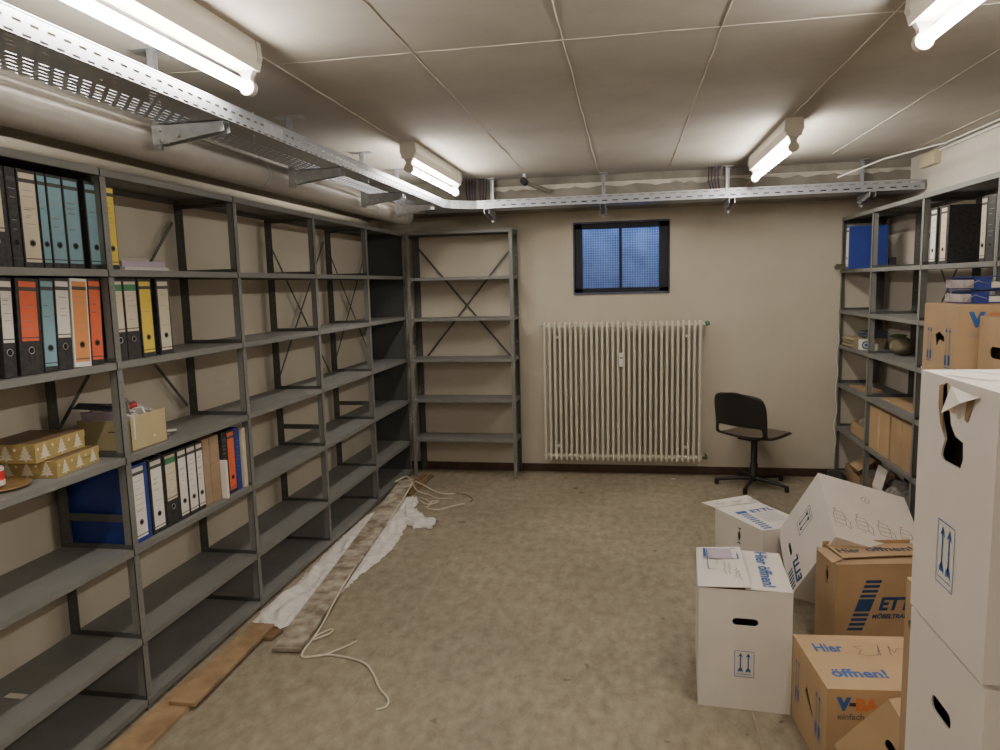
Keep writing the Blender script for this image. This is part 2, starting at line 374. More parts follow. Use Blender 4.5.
# ------------------------------------------------------------------ lever arch files
def binder_parts(root, w, body, style, h=.348, d=.30):
    """spine at x=0 facing +x, body runs to -x; y 0..w; z 0..h"""
    t = .003; mb = MB()
    g = .0008
    mb.box((-t-.001, g, 0), (0, w-g, h)); mb.box((-d, g, 0), (-t, g+t, h)); mb.box((-d, w-g-t, 0), (-t, w-g, h))
    mb.build('cover', body, root, bevel=.0012)
    if w > .03:
        MB().box((-d+.012, t+.004, .006), (-.05, w-t-(.008 if w > .04 else .006), h-.02)).build('paper_block', PAPER, root)
    lw = min(w*.84, .074); a = (w-lw)/2; x = .0006
    def L(z0, z1, y0=a, y1=a+lw, mi=0, mbx=None, xx=x): mbx.box((0.0, y0, z0), (xx, y1, z1), mi)
    lab = MB(); zh = .088
    full, lm, head = style.get('full', False), style['m'], style.get('head')
    z0 = .020 if full else .122; z1 = h-.012
    L(z0, z1, mi=0, mbx=lab)
    if head: L(z1-.040, z1-.012, mi=3, mbx=lab, xx=x*1.4)
    else: L(z1-.034, z1-.020, mi=1, mbx=lab, xx=x*1.4)
    L(z0+.010, z0+.014, mi=1, mbx=lab, xx=x*1.4)
    rnd = random.Random(int(w*1e5)+len(root.name)+int(abs(root.location.y)*1000))
    z = z1-.062
    while z > z0+.035 and not full or (full and z > zh+.04):
        if rnd.random() < .75:
            yy0 = a+lw*rnd.uniform(.12, .25); yy1 = a+lw*rnd.uniform(.55, .88)
            L(z, z+.0022, yy0, yy1, 2, lab, x*1.4)
            if rnd.random() < .35: L(z-.006, z-.004, yy0, yy0+(yy1-yy0)*.7, 1, lab, x*1.4)
        z -= rnd.uniform(.018, .034)
    lab.build('spine_label', [lm, lm if style.get('plain') else BAND, LINE, head or lm], root)
    if style.get('plain'):
        return
    r = min(.012, w*.26)
    MB().disc((x*2.2, w/2, zh), (1, 0, 0), r*.8, 0).build('finger_hole', HOLE, root)
    rg = MB(); n = 18
    rg.tube([(x*2, w/2+math.cos(2*PI*k/n)*r, zh+math.sin(2*PI*k/n)*r) for k in range(n+1)], .0013, 6, 0, False)
    rg.build('ring', RINGM if not full else BAND, root)

def binder(y0, y1, z, body, style, label, group, x=-2.125, facing=1, h=.348, lean=0):
    # left shelves: spine faces +x ; right shelves: spine faces -x
    w = y1-y0
    root = empty('lever_arch_file', (x, y0 if facing > 0 else y1, z), 0 if facing > 0 else PI, label, 'binder', group)
    binder_parts(root, w, body, style, h=h)
    if lean: root.rotation_euler = (lean, 0, root.rotation_euler.z)
    return root
S = lambda m, full=False, head=None: dict(m=m, full=full, head=head, plain=m in (KRAFTBIND, BLUEB))
G1 = 'lever arch files on the upper left shelf'
z1 = 1.9226+.0155
for a in [
 (2.095, 2.208, BLACKM, S(CREAM, False, GREENL), 'black file with green-headed cream label, leftmost on the upper left shelf'),
 (2.212, 2.257, BLACKM, S(BLACKM, True), 'black file with a dark blank spine, just before the cream-labelled file, upper left shelf'),
 (2.262, 2.345, BLACKM, S(CREAM, True), 'black file with full-length cream spine label between black and pale blue files, upper left shelf'),
 (2.349, 2.388, BLACKM, S(LBLUE, True), 'narrow pale blue labelled file squeezed right beside the cream file on the upper left shelf'),
 (2.392, 2.467, BLACKM, S(LBLUE, True, None), 'second pale blue labelled file from the left on the upper left shelf'),
 (2.470, 2.551, BLACKM, S(LBLUE, True), 'third pale blue labelled file from the left on the upper left shelf'),
 (2.583, 2.664, BLACKM, S(LBLUE, True), 'pale blue labelled file directly left of the first full shelf post, upper shelf'),
 (2.684, 2.752, BLACKM, S(YELL, True), 'yellow labelled file beside the lilac papers on the upper left shelf')]:
    binder(a[0], a[1], z1, a[2], a[3], a[4], G1)
MB().box((-.285, 0, 0), (0, .078, .315)).build('tmp', BLACKM) if False else None
G2 = 'lever arch files on the second left shelf'
z2 = 1.537+.0155
for a in [
 (2.112, 2.165, BLACKM, S(WHITEL), 'black file with short greyish white label, leftmost on the second left shelf'),
 (2.180, 2.283, BLACKM, S(REDL), 'wide black file with large orange-red label above its ring, second left shelf'),
 (2.286, 2.352, BLACKM, S(LBLUE, True), 'black file with full pale blue label beside the widest orange-red labelled file'),
 (2.355, 2.428, BLACKM, S(WHITEL), 'black file with handwritten white label beside the white orange-striped file'),
 (2.434, 2.524, PLATE, S(ORL, True), 'white file with an orange spine stripe on the second left shelf'),
 (2.526, 2.596, BLACKM, S(REDL, True), 'file with full orange-red label just left of the shelf post, second shelf'),
 (2.676, 2.753, BLACKM, S(CREAM, False, GREENL), 'black file with green-headed cream label touching the shelf post, second left shelf'),
 (2.756, 2.842, BLACKM, S(CREAM, False, GREENL), 'black file with green-headed cream label directly left of the yellow file, second shelf'),
 (2.852, 2.942, BLACKM, S(YELL, True), 'black file with full yellow spine label on the second left shelf'),
 (2.975, 3.070, BLACKM, S(CREAM, True), 'black file with full cream label, rightmost on the second left shelf')]:
    binder(a[0]+(.012 if a[0] < 2.6 else 0), a[1]+(.012 if a[0] < 2.6 else 0), z2+(.003 if a[0] < 2.6 else 0), a[2], a[3], a[4], G2, lean=-.045 if a[0] < 2.6 else 0)
G4 = 'lever arch files on the fourth left shelf'
z4 = .727+.0155
for a in [
 (2.676, 2.808, BLUEB, S(WHITEL, True), 'wide blue file with long white label, leftmost on the fourth left shelf'),
 (2.815, 2.916, BLACKM, S(WHITEL, True), 'black file with full white label between the blue file and the green-headed file'),
 (2.919, 3.021, BLACKM, S(CREAM, False, GREENL), 'black file with green-headed label on the fourth left shelf'),
 (3.024, 3.094, BLACKM, S(WHITEL, True), 'black file with boldly handwritten white label right of the green-headed file, fourth shelf'),
 (3.098, 3.172, BLACKM, S(WHITEL, True), 'black file with narrow white label, middle of the fourth left shelf'),
 (3.175, 3.232, BLACKM, S(WHITEL, True), 'black file with white label touching the brown kraft files'),
 (3.235, 3.293, KRAFTBIND, S(KRAFTBIND, True), 'narrower plain brown kraft file of the brown pair on the fourth left shelf'),
 (3.296, 3.381, KRAFTBIND, S(KRAFTBIND, True), 'wider plain brown kraft file of the brown pair on the fourth left shelf'),
 (3.405, 3.455, BLACKM, S(BLACKM, True), 'black file standing behind the short white booklet on the fourth shelf'),
 (3.458, 3.532, BLACKM, S(REDL, True), 'black file with orange-red spine label between black and blue files, fourth shelf'),
 (3.536, 3.586, BLUEB, S(BLUEB, True), 'dark blue file without label near the right end of the fourth shelf')]:
    binder(a[0], a[1], z4, a[2], a[3], a[4], G4)
tag(MB().box((-2.40, 3.600, z4), (-2.115, 3.632, z4+.335)).build('cream_folder', CREAM, bevel=.002), 'thin cream folder at the right end of the fourth left shelf', 'folder')
tag(MB().box((-2.36, 3.384, z4), (-2.095, 3.4035, z4+.205)).build('white_booklet', WHITEL, bevel=.002), 'short white booklet standing between brown and black files', 'booklet')

# right wall files: on the second board from the top
G5 = 'files on the upper right shelf'
z5 = 1.877+.0155; XR = 1.897
for a in [
 (4.935, 5.040, BLACKM, S(WHITEL, True), 'black file with slim white spine next to the shelf post, upper right shelf'),
 (4.770, 4.905, BLACKM, S(CREAM, True), 'black file with wide cream spine label and broad black side, upper right shelf'),
 (4.305, 4.368, BLACKM, S(CREAM, True), 'black file with cream spine beyond the gap on the upper right shelf'),
 (4.210, 4.300, BLACKM, S(BLACKM, True), 'black file with dark spine beside the grey-white file, upper right shelf'),
 (4.125, 4.205, PLATE, S(LBLUE, True), 'grey-white file, nearest file on the upper right shelf')]:
    binder(a[0], a[1], z5, a[2], a[3], a[4], G5, x=XR, facing=-1)
binder(6.40, 6.48, z5, BLUEB, S(WHITEL, True), 'bright blue file with white spine alone on the far bay of the right shelving', None, x=1.80, facing=-1)
tag(MB().box((2.12, 6.405, z5), (2.17, 6.45, z5+.085)).build('black_box', BLACKM, bevel=.002), 'tiny black box at the end of the bright blue file', 'box')

# ------------------------------------------------------------------ cartons
def capsule(cx, cy, w, h, n=8):
    r = h/2; pts = []
    for k in range(n+1): a = -PI/2+PI*k/n; pts.append((cx+w/2-r+r*math.cos(a), cy+r*math.sin(a)))
    for k in range(n+1): a = PI/2+PI*k/n; pts.append((cx-w/2+r+r*math.cos(a), cy+r*math.sin(a)))
    return pts
FACES = lambda w, d, h: {
 '-Y': (Vector((0,0,0)), Vector((1,0,0)), Vector((0,0,1)), w, h),
 '+Y': (Vector((w,d,0)), Vector((-1,0,0)), Vector((0,0,1)), w, h),
 '-X': (Vector((0,d,0)), Vector((0,-1,0)), Vector((0,0,1)), d, h),
 '+X': (Vector((w,0,0)), Vector((0,1,0)), Vector((0,0,1)), d, h),
 '+Z': (Vector((0,0,h)), Vector((1,0,0)), Vector((0,1,0)), w, d),
 '-Z': (Vector((0,d,0)), Vector((1,0,0)), Vector((0,-1,0)), w, d)}
def inside(x, y, lp):
    c = False
    for q in range(len(lp)):
        (x0, y0), (x1, y1) = lp[q], lp[q-1]
        if (y0 > y) != (y1 > y) and x < (x1-x0)*(y-y0)/(y1-y0)+x0: c = not c
    return c
class Carton:
    def __init__(s, label, o, Rm, dims, skin, holes=None, flaps='closed', group=None, name='moving_carton', lid=None):
        w, d, h = dims; s.dims = dims; s.F = FACES(w, d, h); s.skin = skin
        M = Matrix.Identity(4)
        for i in range(3):
            for j in range(3): M[i][j] = Rm[i][j]
            M[i][3] = o[i]
        s.root = empty(name, M=M, label=label, cat='box', group=group)
        bm = bmesh.new(); holes = holes or {}
        for f in ('-Y', '+Y', '-X', '+X', '-Z'):
            O, u, v, W, H = s.F[f]
            out = [(0,0),(W,0),(W,H),(0,H)]
            loops = [out] + holes.get(f, [])
            if len(loops) == 1:
                bm.faces.new([bm.verts.new(O+u*p[0]+v*p[1]) for p in out])
            else:
                pts, eds = [], []
                for lp in loops:
                    b0 = len(pts); pts += [Vector(p) for p in lp]; eds += [(b0+q, b0+(q+1) % len(lp)) for q in range(len(lp))]
                ov, oe, of, _, _, _ = delaunay_2d_cdt(pts, eds, [], 1, 1e-6)
                bv = [bm.verts.new(O+u*p.x+v*p.y) for p in ov]
                for fc in of:
                    cx = sum(ov[q].x for q in fc)/len(fc); cy = sum(ov[q].y for q in fc)/len(fc)
                    if any(inside(cx, cy, lp) for lp in loops[1:]): continue
                    bm.faces.new([bv[q] for q in fc])
        bmesh.ops.remove_doubles(bm, verts=bm.verts, dist=1e-5)
        bmesh.ops.recalc_face_normals(bm, faces=bm.faces)
        c = Vector((w/2, d/2, h/2))
        # outward orientation
        f0 = bm.faces[:] 
        tot = sum((f.calc_center_median()-c).dot(f.normal)*f.calc_area() for f in f0)
        if tot < 0: bmesh.ops.reverse_faces(bm, faces=f0)
        me = bpy.data.meshes.new('carton_body'); bm.to_mesh(me); bm.free()
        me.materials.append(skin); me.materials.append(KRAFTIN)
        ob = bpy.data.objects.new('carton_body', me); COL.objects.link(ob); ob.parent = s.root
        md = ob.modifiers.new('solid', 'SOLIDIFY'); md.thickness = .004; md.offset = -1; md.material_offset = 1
        s.lid(flaps)
    def lid(s, mode):
        w, d, h = s.dims; sk = s.skin; t = .004
        def flap(pts, nm='top_flap'):
            mb = MB(); n = len(pts); P = [Vector(p) for p in pts]
            nr = (P[1]-P[0]).cross(P[2]-P[0]).normalized()
            if nr.z < 0: nr = -nr
            Q = [p+nr*t for p in P]; mb.mesh(P+Q, [tuple(range(n))[::-1], tuple(range(n, 2*n))]+[(i, (i+1) % n, n+(i+1) % n, n+i) for i in range(n)], 0)
            return mb.build(nm, [sk], s.root, fix='w')
        if mode == 'closed':      # two long flaps meeting along the middle (seam runs along x)
            flap([(0,0,h), (w,0,h), (w,d/2-.001,h+.001), (0,d/2-.001,h+.001)]); flap([(0,d,h), (w,d,h), (w,d/2+.001,h+.001), (0,d/2+.001,h+.001)])
        elif mode == 'closed_full':
            flap([(0,0,h), (w,0,h), (w,d,h), (0,d,h)])
        elif mode == 'seam_y':    # seam runs along y, left flap overlapping and a little raised
            flap([(w,0,h), (w,d,h), (w*.50,d,h+.004), (w*.50,0,h+.004)])
            flap([(-.004,-.002,h+.002), (w*.56,-.006,h+.016), (w*.53,d+.004,h+.020), (0,d+.012,h+.002)])
        elif mode == 'overhang':  # lid with one flap sticking out
            flap([(0,0,h), (w,0,h), (w,d,h), (0,d,h)])
            flap([(0,d-.004,h+.0045), (w,d-.004,h+.0045), (w*.95,d+.10,h+.02), (-.045,d+.085,h+.018)])
        elif mode == 'loose':     # several crumpled flaps
            flap([(0,0,h), (w,0,h), (w,d,h), (0,d,h)])
            flap([(.05,d*.22,h+.013), (w*.55,d*.30,h+.013), (w,d*.34,h+.013), (w,d*1.02,h+.013), (.045,d*1.03,h+.013)])
            flap([(-.012,.02,h+.001), (.040,.035,h+.012), (.032,d*.8,h+.012), (-.010,d*.9,h+.001)])
            mb = MB(); mb.box((.03, d+.002, h-.03), (w, d+.006, h+.034)); mb.build('top_flap', [sk], s.root)
    def decal(s, face, items, name='print', skinoff=.0012):
        O, u, v, W, H = s.F[face]; n = u.cross(v)
        mats = []; mb = MB()
        for it in items:
            m = it['m']
            if m not in mats: mats.append(m)
            mi = mats.index(m); a = it.get('rot', 0); c, sn = math.cos(a), math.sin(a)
            ox, oy = it['at']; off = it.get('off', skinoff)
            T = lambda p: O + u*(ox+p[0]*c-p[1]*sn) + v*(oy+p[0]*sn+p[1]*c) + n*off
            if 'text' in it:
                vs, fs = text2d(it['text'], it.get('size', .05), it.get('bold', 0), it.get('shear', 0), it.get('width'))
                mb.mesh([T(p) for p in vs], fs, mi)
            elif 'poly' in it: mb.face([T(p) for p in it['poly']], mi)
            elif 'line' in it:
                P = it['line']; lw = it.get('lw', .002)/2
                for p, q in zip(P, P[1:]):
                    dx, dy = q[0]-p[0], q[1]-p[1]; l = math.hypot(dx, dy) or 1; nx, ny = -dy/l*lw, dx/l*lw
                    mb.face([T((p[0]+nx, p[1]+ny)), T((p[0]-nx, p[1]-ny)), T((q[0]-nx, q[1]-ny)), T((q[0]+nx, q[1]+ny))], mi)
        return mb.build(name, mats, s.root)
def arrows(at, w, h, m, rot=0, lw=.0022, frame=True):
    it = []
    if frame: it.append(dict(line=[(0,0),(w,0),(w,h),(0,h),(0,0)], lw=lw, m=m, at=at, rot=rot))
    it.append(dict(line=[(w*.12,h*.10),(w*.88,h*.10)], lw=lw, m=m, at=at, rot=rot))
    for cx in (w*.30, w*.70):
        it.append(dict(line=[(cx,h*.2),(cx,h*.85)], lw=lw*2.2, m=m, at=at, rot=rot))
        it.append(dict(poly=[(cx,h*.93),(cx-w*.15,h*.76),(cx,h*.82),(cx+w*.15,h*.76)], m=m, at=at, rot=rot))
        it.append(dict(poly=[(cx,h*.26),(cx+w*.13,h*.16),(cx+w*.13,h*.26),(cx,h*.38),(cx-w*.13,h*.26),(cx-w*.13,h*.16)], m=m, at=at, rot=rot))
    return it
def tall_arrows(at, w, h, m, lw=.002):
    it = []
    for cx in (0, w):
        it.append(dict(line=[(cx,0),(cx,h)], lw=lw*2, m=m, at=at)); it.append(dict(poly=[(cx,h*1.06),(cx-w*.32,h*.93),(cx+w*.32,h*.93)], m=m, at=at))
        it.append(dict(poly=[(cx-w*.3,h*.02),(cx+w*.3,h*.02),(cx+w*.3,h*.30),(cx-w*.3,h*.30)], m=m, at=at))
    it.append(dict(line=[(-w*.4,-h*.04),(w*1.4,-h*.04)], lw=lw*2, m=m, at=at)); return it
def stripes_logo(at, k, m, mt, rot=0, n_up=4, n_dn=4):
    it = []; P = lambda x, y, w, h, s: [(x, y), (x+w, y), (x+w+s, y+h), (x+s, y+h)]
    sl = .34
    def row(y, w, h, x=0): return dict(poly=P((x+y*sl)*k, y*k, w*k, h*k, h*sl*k), m=m, at=at, rot=rot)
    it.append(row(0, .075, .062))
    for i in range(n_up): it.append(row(.070+i*.024, .075, .014))
    for i in range(n_dn): it.append(row(-.024-i*.024, .075, .014))
    return it
def stripes_text(at, k, m, mt, rot=0, lower=None):
    c, s = math.cos(rot), math.sin(rot)
    A = lambda x, y: (at[0]+(x*c-y*s)*k, at[1]+(x*s+y*c)*k)
    it = stripes_logo(at, k, m, mt, rot)
    it.append(dict(text='ETTL', at=A(.115, .003), size=.088*k, bold=.0035*k, shear=.25, m=mt, rot=rot))
    if lower: it.append(dict(text=lower, at=A(.085, -.038), size=.030*k, bold=.0011*k, shear=.25, m=mt, rot=rot))
    return it
def Rz(cs, sn): return ((cs, -sn, 0), (sn, cs, 0), (0, 0, 1))

# A: white carton in front
A = Carton('upright white carton with blue lettering on its lid, foremost white one on the floor', (.296, 3.010, 0), Rz(.9977, -.068), (.377, .448, .535), WHITEB,
           {'-Y': [capsule(.190, .395, .105, .032)], '+Y': [capsule(.190, .395, .105, .032)]}, 'seam_y')
A.decal('-Y', arrows((.150, .150), .078, .115, BLUEINK), 'arrow_symbol')
A.decal('+Z', [dict(text='Hier öffnen!', at=(.262, .435), size=.074, bold=.0016, m=BLUEINK, rot=-PI/2, width=.40, off=.009)], 'lid_lettering')
A.decal('+Z', [dict(line=[(.0, .26), (-.0, .0), (.03, .0)], m=BLUEINK, at=(.045, .16), lw=.004, off=.021)] +
        [dict(poly=[(0,0),(.012,0),(.012,.11),(0,.11)], m=BLUEINK, at=(.028, .305), off=.021), dict(poly=[(0,0),(.008,0),(.008,.13),(0,.13)], m=BLUEINK, at=(.178, .300), off=.022),
         dict(line=[(0,0),(.03,0)], lw=.006, m=BLUEINK, at=(.152, .428), off=.022), dict(line=[(0,0),(.03,0)], lw=.006, m=BLUEINK, at=(.152, .302), off=.022),
         dict(poly=[(0,0),(.105,.005),(.100,.135),(-.004,.13)], m=LILAC, at=(.055, .290), off=.0205)], 'address_field')
hand = []
rr = random.Random(3)
for j, (x, y, L) in enumerate([(.085, .275, .05), (.115, .262, .16), (.135, .24, .13), (.160, .20, .12), (.175, .16, .10)]):
    pts = []; t = 0
    while t < L: pts.append((x+rr.uniform(-.007, .007), y-t)); t += .007
    hand.append(dict(line=pts, lw=.0018, m=DARKINK, at=(0, 0), off=.0215))
A.decal('+Z', hand, 'handwriting')

# E: brown carton front
E_ = Carton('low brown carton with blue lid lettering, beside the foremost upright white carton', (.708, 2.589, 0), Rz(.997, .077), (.58, .406, .351), KRAFT,
            {'-X': [[(.165,.205),(.185,.235),(.215,.205),(.262,.165),(.255,.150),(.205,.175),(.178,.195)]]}, 'closed_full')
E_.decal('+Z', [dict(text='Hier', at=(.048, .265), size=.090, bold=.0022, m=BLUEINK, width=.110, off=.0055)], 'lid_lettering')
E_.decal('+Z', [dict(text='öffnen!', at=(.050, .080), size=.080, bold=.0022, m=BLUEINK, width=.20, off=.0055)], 'lid_lettering')
E_.decal('+Z', [dict(line=[(.035,.085),(.0,.075),(.022,.050),(.0,.020),(.03,.004),(.075,.018),(.100,.095),(.080,.012),(.085,.018)], lw=.0032, m=PENINK, at=(.205, .235), off=.0055)], 'handwriting')
E_.decal('+Z', [dict(line=[(0,0),(.018,.075),(.02,.02),(.045,.055),(.075,.050)], lw=.003, m=PENINK, at=(.325, .25), off=.0055)], 'handwriting')
E_.decal('-Y', [dict(text='V', at=(.032, .272), size=.062, bold=.005, m=BLUEINK), dict(text='-', at=(.078, .290), size=.062, bold=.004, m=DARKINK), dict(text='BA', at=(.100, .272), size=.064, bold=.003, m=ORINK),
                dict(text='einfach', at=(.038, .238), size=.034, bold=.0004, m=PENINK)], 'shop_lettering')
E_.decal('-X', tall_arrows((.060, .110), .030, .165, BLUEINK), 'arrow_symbol')
E_.decal('-X', tall_arrows((.300, .110), .034, .165, BLUEINK), 'arrow_symbol')

# B: white carton further back
B = Carton('low white carton with blue striped lid and a flap sticking out, near the swivel chair', (.766, 4.184, 0), Rz(.882, .471), (.33, .462, .383), WHITEB,
           {'-X': [capsule(.245, .285, .030, .10)]}, 'overhang')
B.decal('+Z', [dict(poly=[(0,0),(.075,0),(.082,.040),(.007,.040)], m=BLUEINK, at=(.050, .300), off=.0055)] +
        [dict(poly=[(0,0),(.060,.006),(.064,.021),(.004,.015)], m=BLUEINK, at=(.026+.004*j, .020+j*.031), off=.0055) for j in range(9)], 'lid_stripes')
B.decal('+Z', [dict(text='ETTL', at=(.150, .290), size=.070, bold=.003, shear=.2, m=BLUEINK, off=.0055, width=.165)], 'lid_lettering')
B.decal('+Z', [dict(line=[(0,0),(.15,0)], lw=.004, m=LBLUE, at=(.130, .260-j*.024), off=.0055) for j in range(7)], 'small_print')
rr = random.Random(9)
for j in range(3):
    pts = [(.010+j*.13+.008*q, .478+(.020 if q % 2 else -.008)+rr.uniform(-.008, .008)) for q in range(11)]
    B.decal('+Z', [dict(line=pts, lw=.003, m=PENINK, at=(0, 0), off=.022)], 'handwriting')

# D: brown ETTL carton
D = Carton('brown carton with large dark blue striped logo and untidy flaps', (.962, 3.435, 0), Rz(.988, .154), (.46, .225, .490), KRAFTD,
           {'-X': [capsule(.125, .405, .030, .085)]}, 'loose')
D.decal('-Y', stripes_text((.088, .262), .98, DBLUEINK, DBLUEINK, 0, 'MÖBELTRANSPORTE'), 'striped_logo')
D.decal('+Z', [dict(text='Hier', at=(.062, .110), size=.075, bold=.002, m=DARKINK, off=.0185, width=.11)], 'lid_lettering')
D.decal('+Z', [dict(text='öffnen!', at=(.200, .120), size=.075, bold=.002, m=DARKINK, off=.0185, width=.23)], 'lid_lettering')

# C: tipped white carton
C = Carton('white carton tipped on its edge showing assembly pictograms, behind the striped brown carton', (1.006, 3.630, .560), ((.034, .947, -.318), (.891, .115, .438), (.452, -.299, -.84)), (.471, .485, .487), WHITEB,
           {'-Y': [capsule(.26, .405, .090, .028)]}, 'closed')
ct = FACES(.471, .504, .487)
C.decal('-Y', arrows((.260, .140), .095, .150, DBLUEINK, lw=.003), 'arrow_symbol')
C.decal('-Y', [dict(text='ETTL', at=(.012, .345), size=.075, bold=.004, shear=.2, m=DBLUEINK, rot=0)] + [dict(poly=[(0,0),(.012,0),(.004,.05),(-.008,.05)], m=DBLUEINK, at=(.020+j*.022, .418)) for j in range(6)], 'end_lettering')
pic = []
for j in range(4):
    x = .165; y = .455-j*.115
    q = lambda pts: dict(line=pts, lw=.0022, m=LINE, at=(0, 0))
    pic += [q([(x+.03, y), (x+.10, y-.004), (x+.10, y-.060), (x+.03, y-.064), (x+.03, y)]), q([(x+.10, y), (x+.125, y-.012), (x+.12, y-.055), (x+.10, y-.060)]), q([(x+.03, y-.06), (x, y-.075), (x+.01, y-.02), (x+.03, y)]), q([(x+.05, y-.02), (x+.08, y-.04)]), q([(x+.01, y-.085), (x+.04, y-.088)])]
pic = []
for j in range(4):
    # pictogram j: an open carton drawn in outline, up direction towards the carton's far long edge
    y = .46-j*.118
    for pts in ([(.06, 0), (.06, -.062), (.13, -.066), (.13, .002), (.06, 0)], [(.13, .002), (.165, -.012), (.16, -.058), (.13, -.066)], [(.06, -.062), (.035, -.085), (.095, -.090), (.13, -.066)], [(.095, -.006), (.095, -.06)], [(.17, -.01), (.185, -.022), (.178, -.004)], [(.04, -.02), (.04, -.045)]):
        pic.append(dict(line=[(p[0]*.85+.06, y+p[1]*.9) for p in pts], lw=.0028, m=PENINK, at=(0, 0)))
PICTO = pic
for q in range(4): C.decal('-Z', PICTO[q*6:q*6+6], 'assembly_pictogram')
C.decal('-Z', [dict(line=[(.022*math.cos(k*PI/6), .022*math.sin(k*PI/6)) for k in range(13)], lw=.004, m=LINE, at=(.350, .250)), dict(line=[(-.012, 0), (.012, 0)], lw=.006, m=LINE, at=(.350, .250))], 'round_mark')

# G: tipped brown carton at the bottom edge
G = Carton('brown carton tipped on its corner beside the tall white stack', (.695, 2.440, .238), ((.319, .892, .32), (-.754, .444, -.484), (-.574, -.087, .814)), (.30, .26, .335), KRAFT,
           {'-Y': [capsule(.135, .235, .105, .034)]}, 'closed_full')

# H: stack of two brown cartons hidden behind the white stack
for i, (z, hh, lab) in enumerate([(0, .495, 'brown carton on the floor behind the tall white stack, lower of the two'), (.500, .49, 'brown carton behind the tall white stack, upper of the two with a loose flap')]):
    H = Carton(lab, (.767, 1.80, z), Rz(1, 0), (.45, .282, hh), KRAFTD, {'-X': [capsule(.05, .37, .05, .03)]} if i else None, 'closed')
# K / L stacks
for i in range(3):
    lab = ['bottom brown carton of the stack carrying the blue files', 'middle brown carton of the stack carrying the blue files', 'brown carton with blue letter V carrying blue files, topmost of its stack'][i]
    Kx = Carton(lab, (1.462, 3.525, i*.565), Rz(1, 0), (.385, .375, .557), KRAFTD if i < 2 else KRAFT, {'-X': [[(.135,.415),(.185,.430),(.240,.408),(.238,.385),(.185,.392),(.165,.365),(.150,.362)]]} if i == 2 else None, 'closed_full')
Kx.decal('-X', tall_arrows((.060, .290), .032, .150, BLUEINK), 'arrow_symbol')
Kx.decal('-X', tall_arrows((.262, .275), .036, .170, BLUEINK), 'arrow_symbol')
Kx.decal('-Y', [dict(text='V', at=(.040, .460), size=.085, bold=.006, m=BLUEINK), dict(text='-', at=(.098, .485), size=.085, bold=.004, m=DARKINK), dict(text='BA', at=(.125, .460), size=.085, bold=.004, m=ORINK), dict(text='einfach', at=(.050, .415), size=.036, m=LINE)], 'shop_lettering')
for i in range(3):
    lab = ['bottom brown carton of the stack directly behind the tall white stack', 'middle brown carton of the stack directly behind the tall white stack', 'brown carton with a black handle hole, right of the one with the letter V'][i]
    Carton(lab, (1.530, 3.085, i*.550), Rz(1, 0), (.33, .395, .541), KRAFTD if i < 2 else KRAFT, {'-X': [capsule(.160, .395, .115, .05)]} if i == 2 else None, 'closed_full')

# W: tall white stack of three
SW = (.52, .355)
for i, (z, hh, y, lab) in enumerate([(0, .526, 1.378, 'white carton standing on the floor as base of the tall white stack'), (.532, .527, 1.378, 'white carton with oval handle slit, middle of the tall white stack'), (1.072, .545, 1.385, 'white carton torn open above its handle, topmost of the tall white stack')]):
    if i == 2:
        # tear coordinates (y, z) measured on the face
        tear = [(1.606,1.609),(1.624,1.598),(1.625,1.57),(1.615,1.529),(1.595,1.493),(1.608,1.47),(1.611,1.455),(1.601,1.447),(1.522,1.448),(1.512,1.469),(1.516,1.502),(1.551,1.508),(1.572,1.527),(1.588,1.576),(1.592,1.609)]
        hole = [((y+.348)-a, b-z) for a, b in tear]
        W = Carton(lab, (.649, y, z), Rz(1, 0), (.52, .348, hh), WHITEB, {'-X': [hole]}, 'closed_full')
        f = lambda a, b: ((y+.348)-a, b-z)
        W.decal('-X', [dict(poly=[f(1.632,1.600), f(1.612,1.606), f(1.612,1.575), f(1.606,1.530), f(1.598,1.497), f(1.618,1.520), f(1.632,1.560)], m=KRAFTIN, at=(0,0), off=.002)], 'torn_edge')
        W.decal('-X', [dict(poly=[f(1.594,1.608), f(1.560,1.606), f(1.556,1.552), f(1.586,1.555)], m=KRAFT, at=(0,0), off=.0022), dict(poly=[f(1.502,1.600), f(1.470,1.600), f(1.500,1.545), f(1.512,1.550)], m=KRAFTIN, at=(0,0), off=.002)], 'exposed_brown_card')
        fl = MB(); O, u, v, _, _ = W.F['-X']; nn = u.cross(v)
        T = lambda a, b, o=0.0: O+u*((y+.348)-a)+v*(b-z)+nn*o
        fl.face([T(1.572,1.607,.003), T(1.450,1.602,.004), T(1.490,1.585,.02), T(1.550,1.555,.028)], 0)
        fl.build('bent_paper_flap', [WHITEB], W.root, solid=.001)
        W.decal('-X', arrows(f(1.604, 1.185), .078, .135, BLUEINK), 'arrow_symbol')
        W.decal('+Z', [dict(line=[(.05, .345), (.12, .25), (.35, .13)], lw=.004, m=BLUEINK, at=(0, 0), off=.0055), dict(line=[(.10, .20), (.45, .06)], lw=.004, m=BLUEINK, at=(0, 0), off=.0055)], 'lid_lines')
        W.decal('+Z', [dict(poly=[(.0, .0), (.0, .23), (.02, .22), (.30, .004)], m=KRAFTIN, at=(.012, .002), off=.005)] and [dict(line=[(.01, .24), (.05, .16), (.30, .05)], lw=.006, m=KRAFTIN, at=(0, 0), off=.0056)], 'flap_gap')
    else:
        sl = [capsule(.178, .38, .095, .034)] if i else None
        W = Carton(lab, (.652, y, z), Rz(1, 0), (.52, .355, hh), WHITEB, {'-X': sl} if sl else None, 'closed_full')

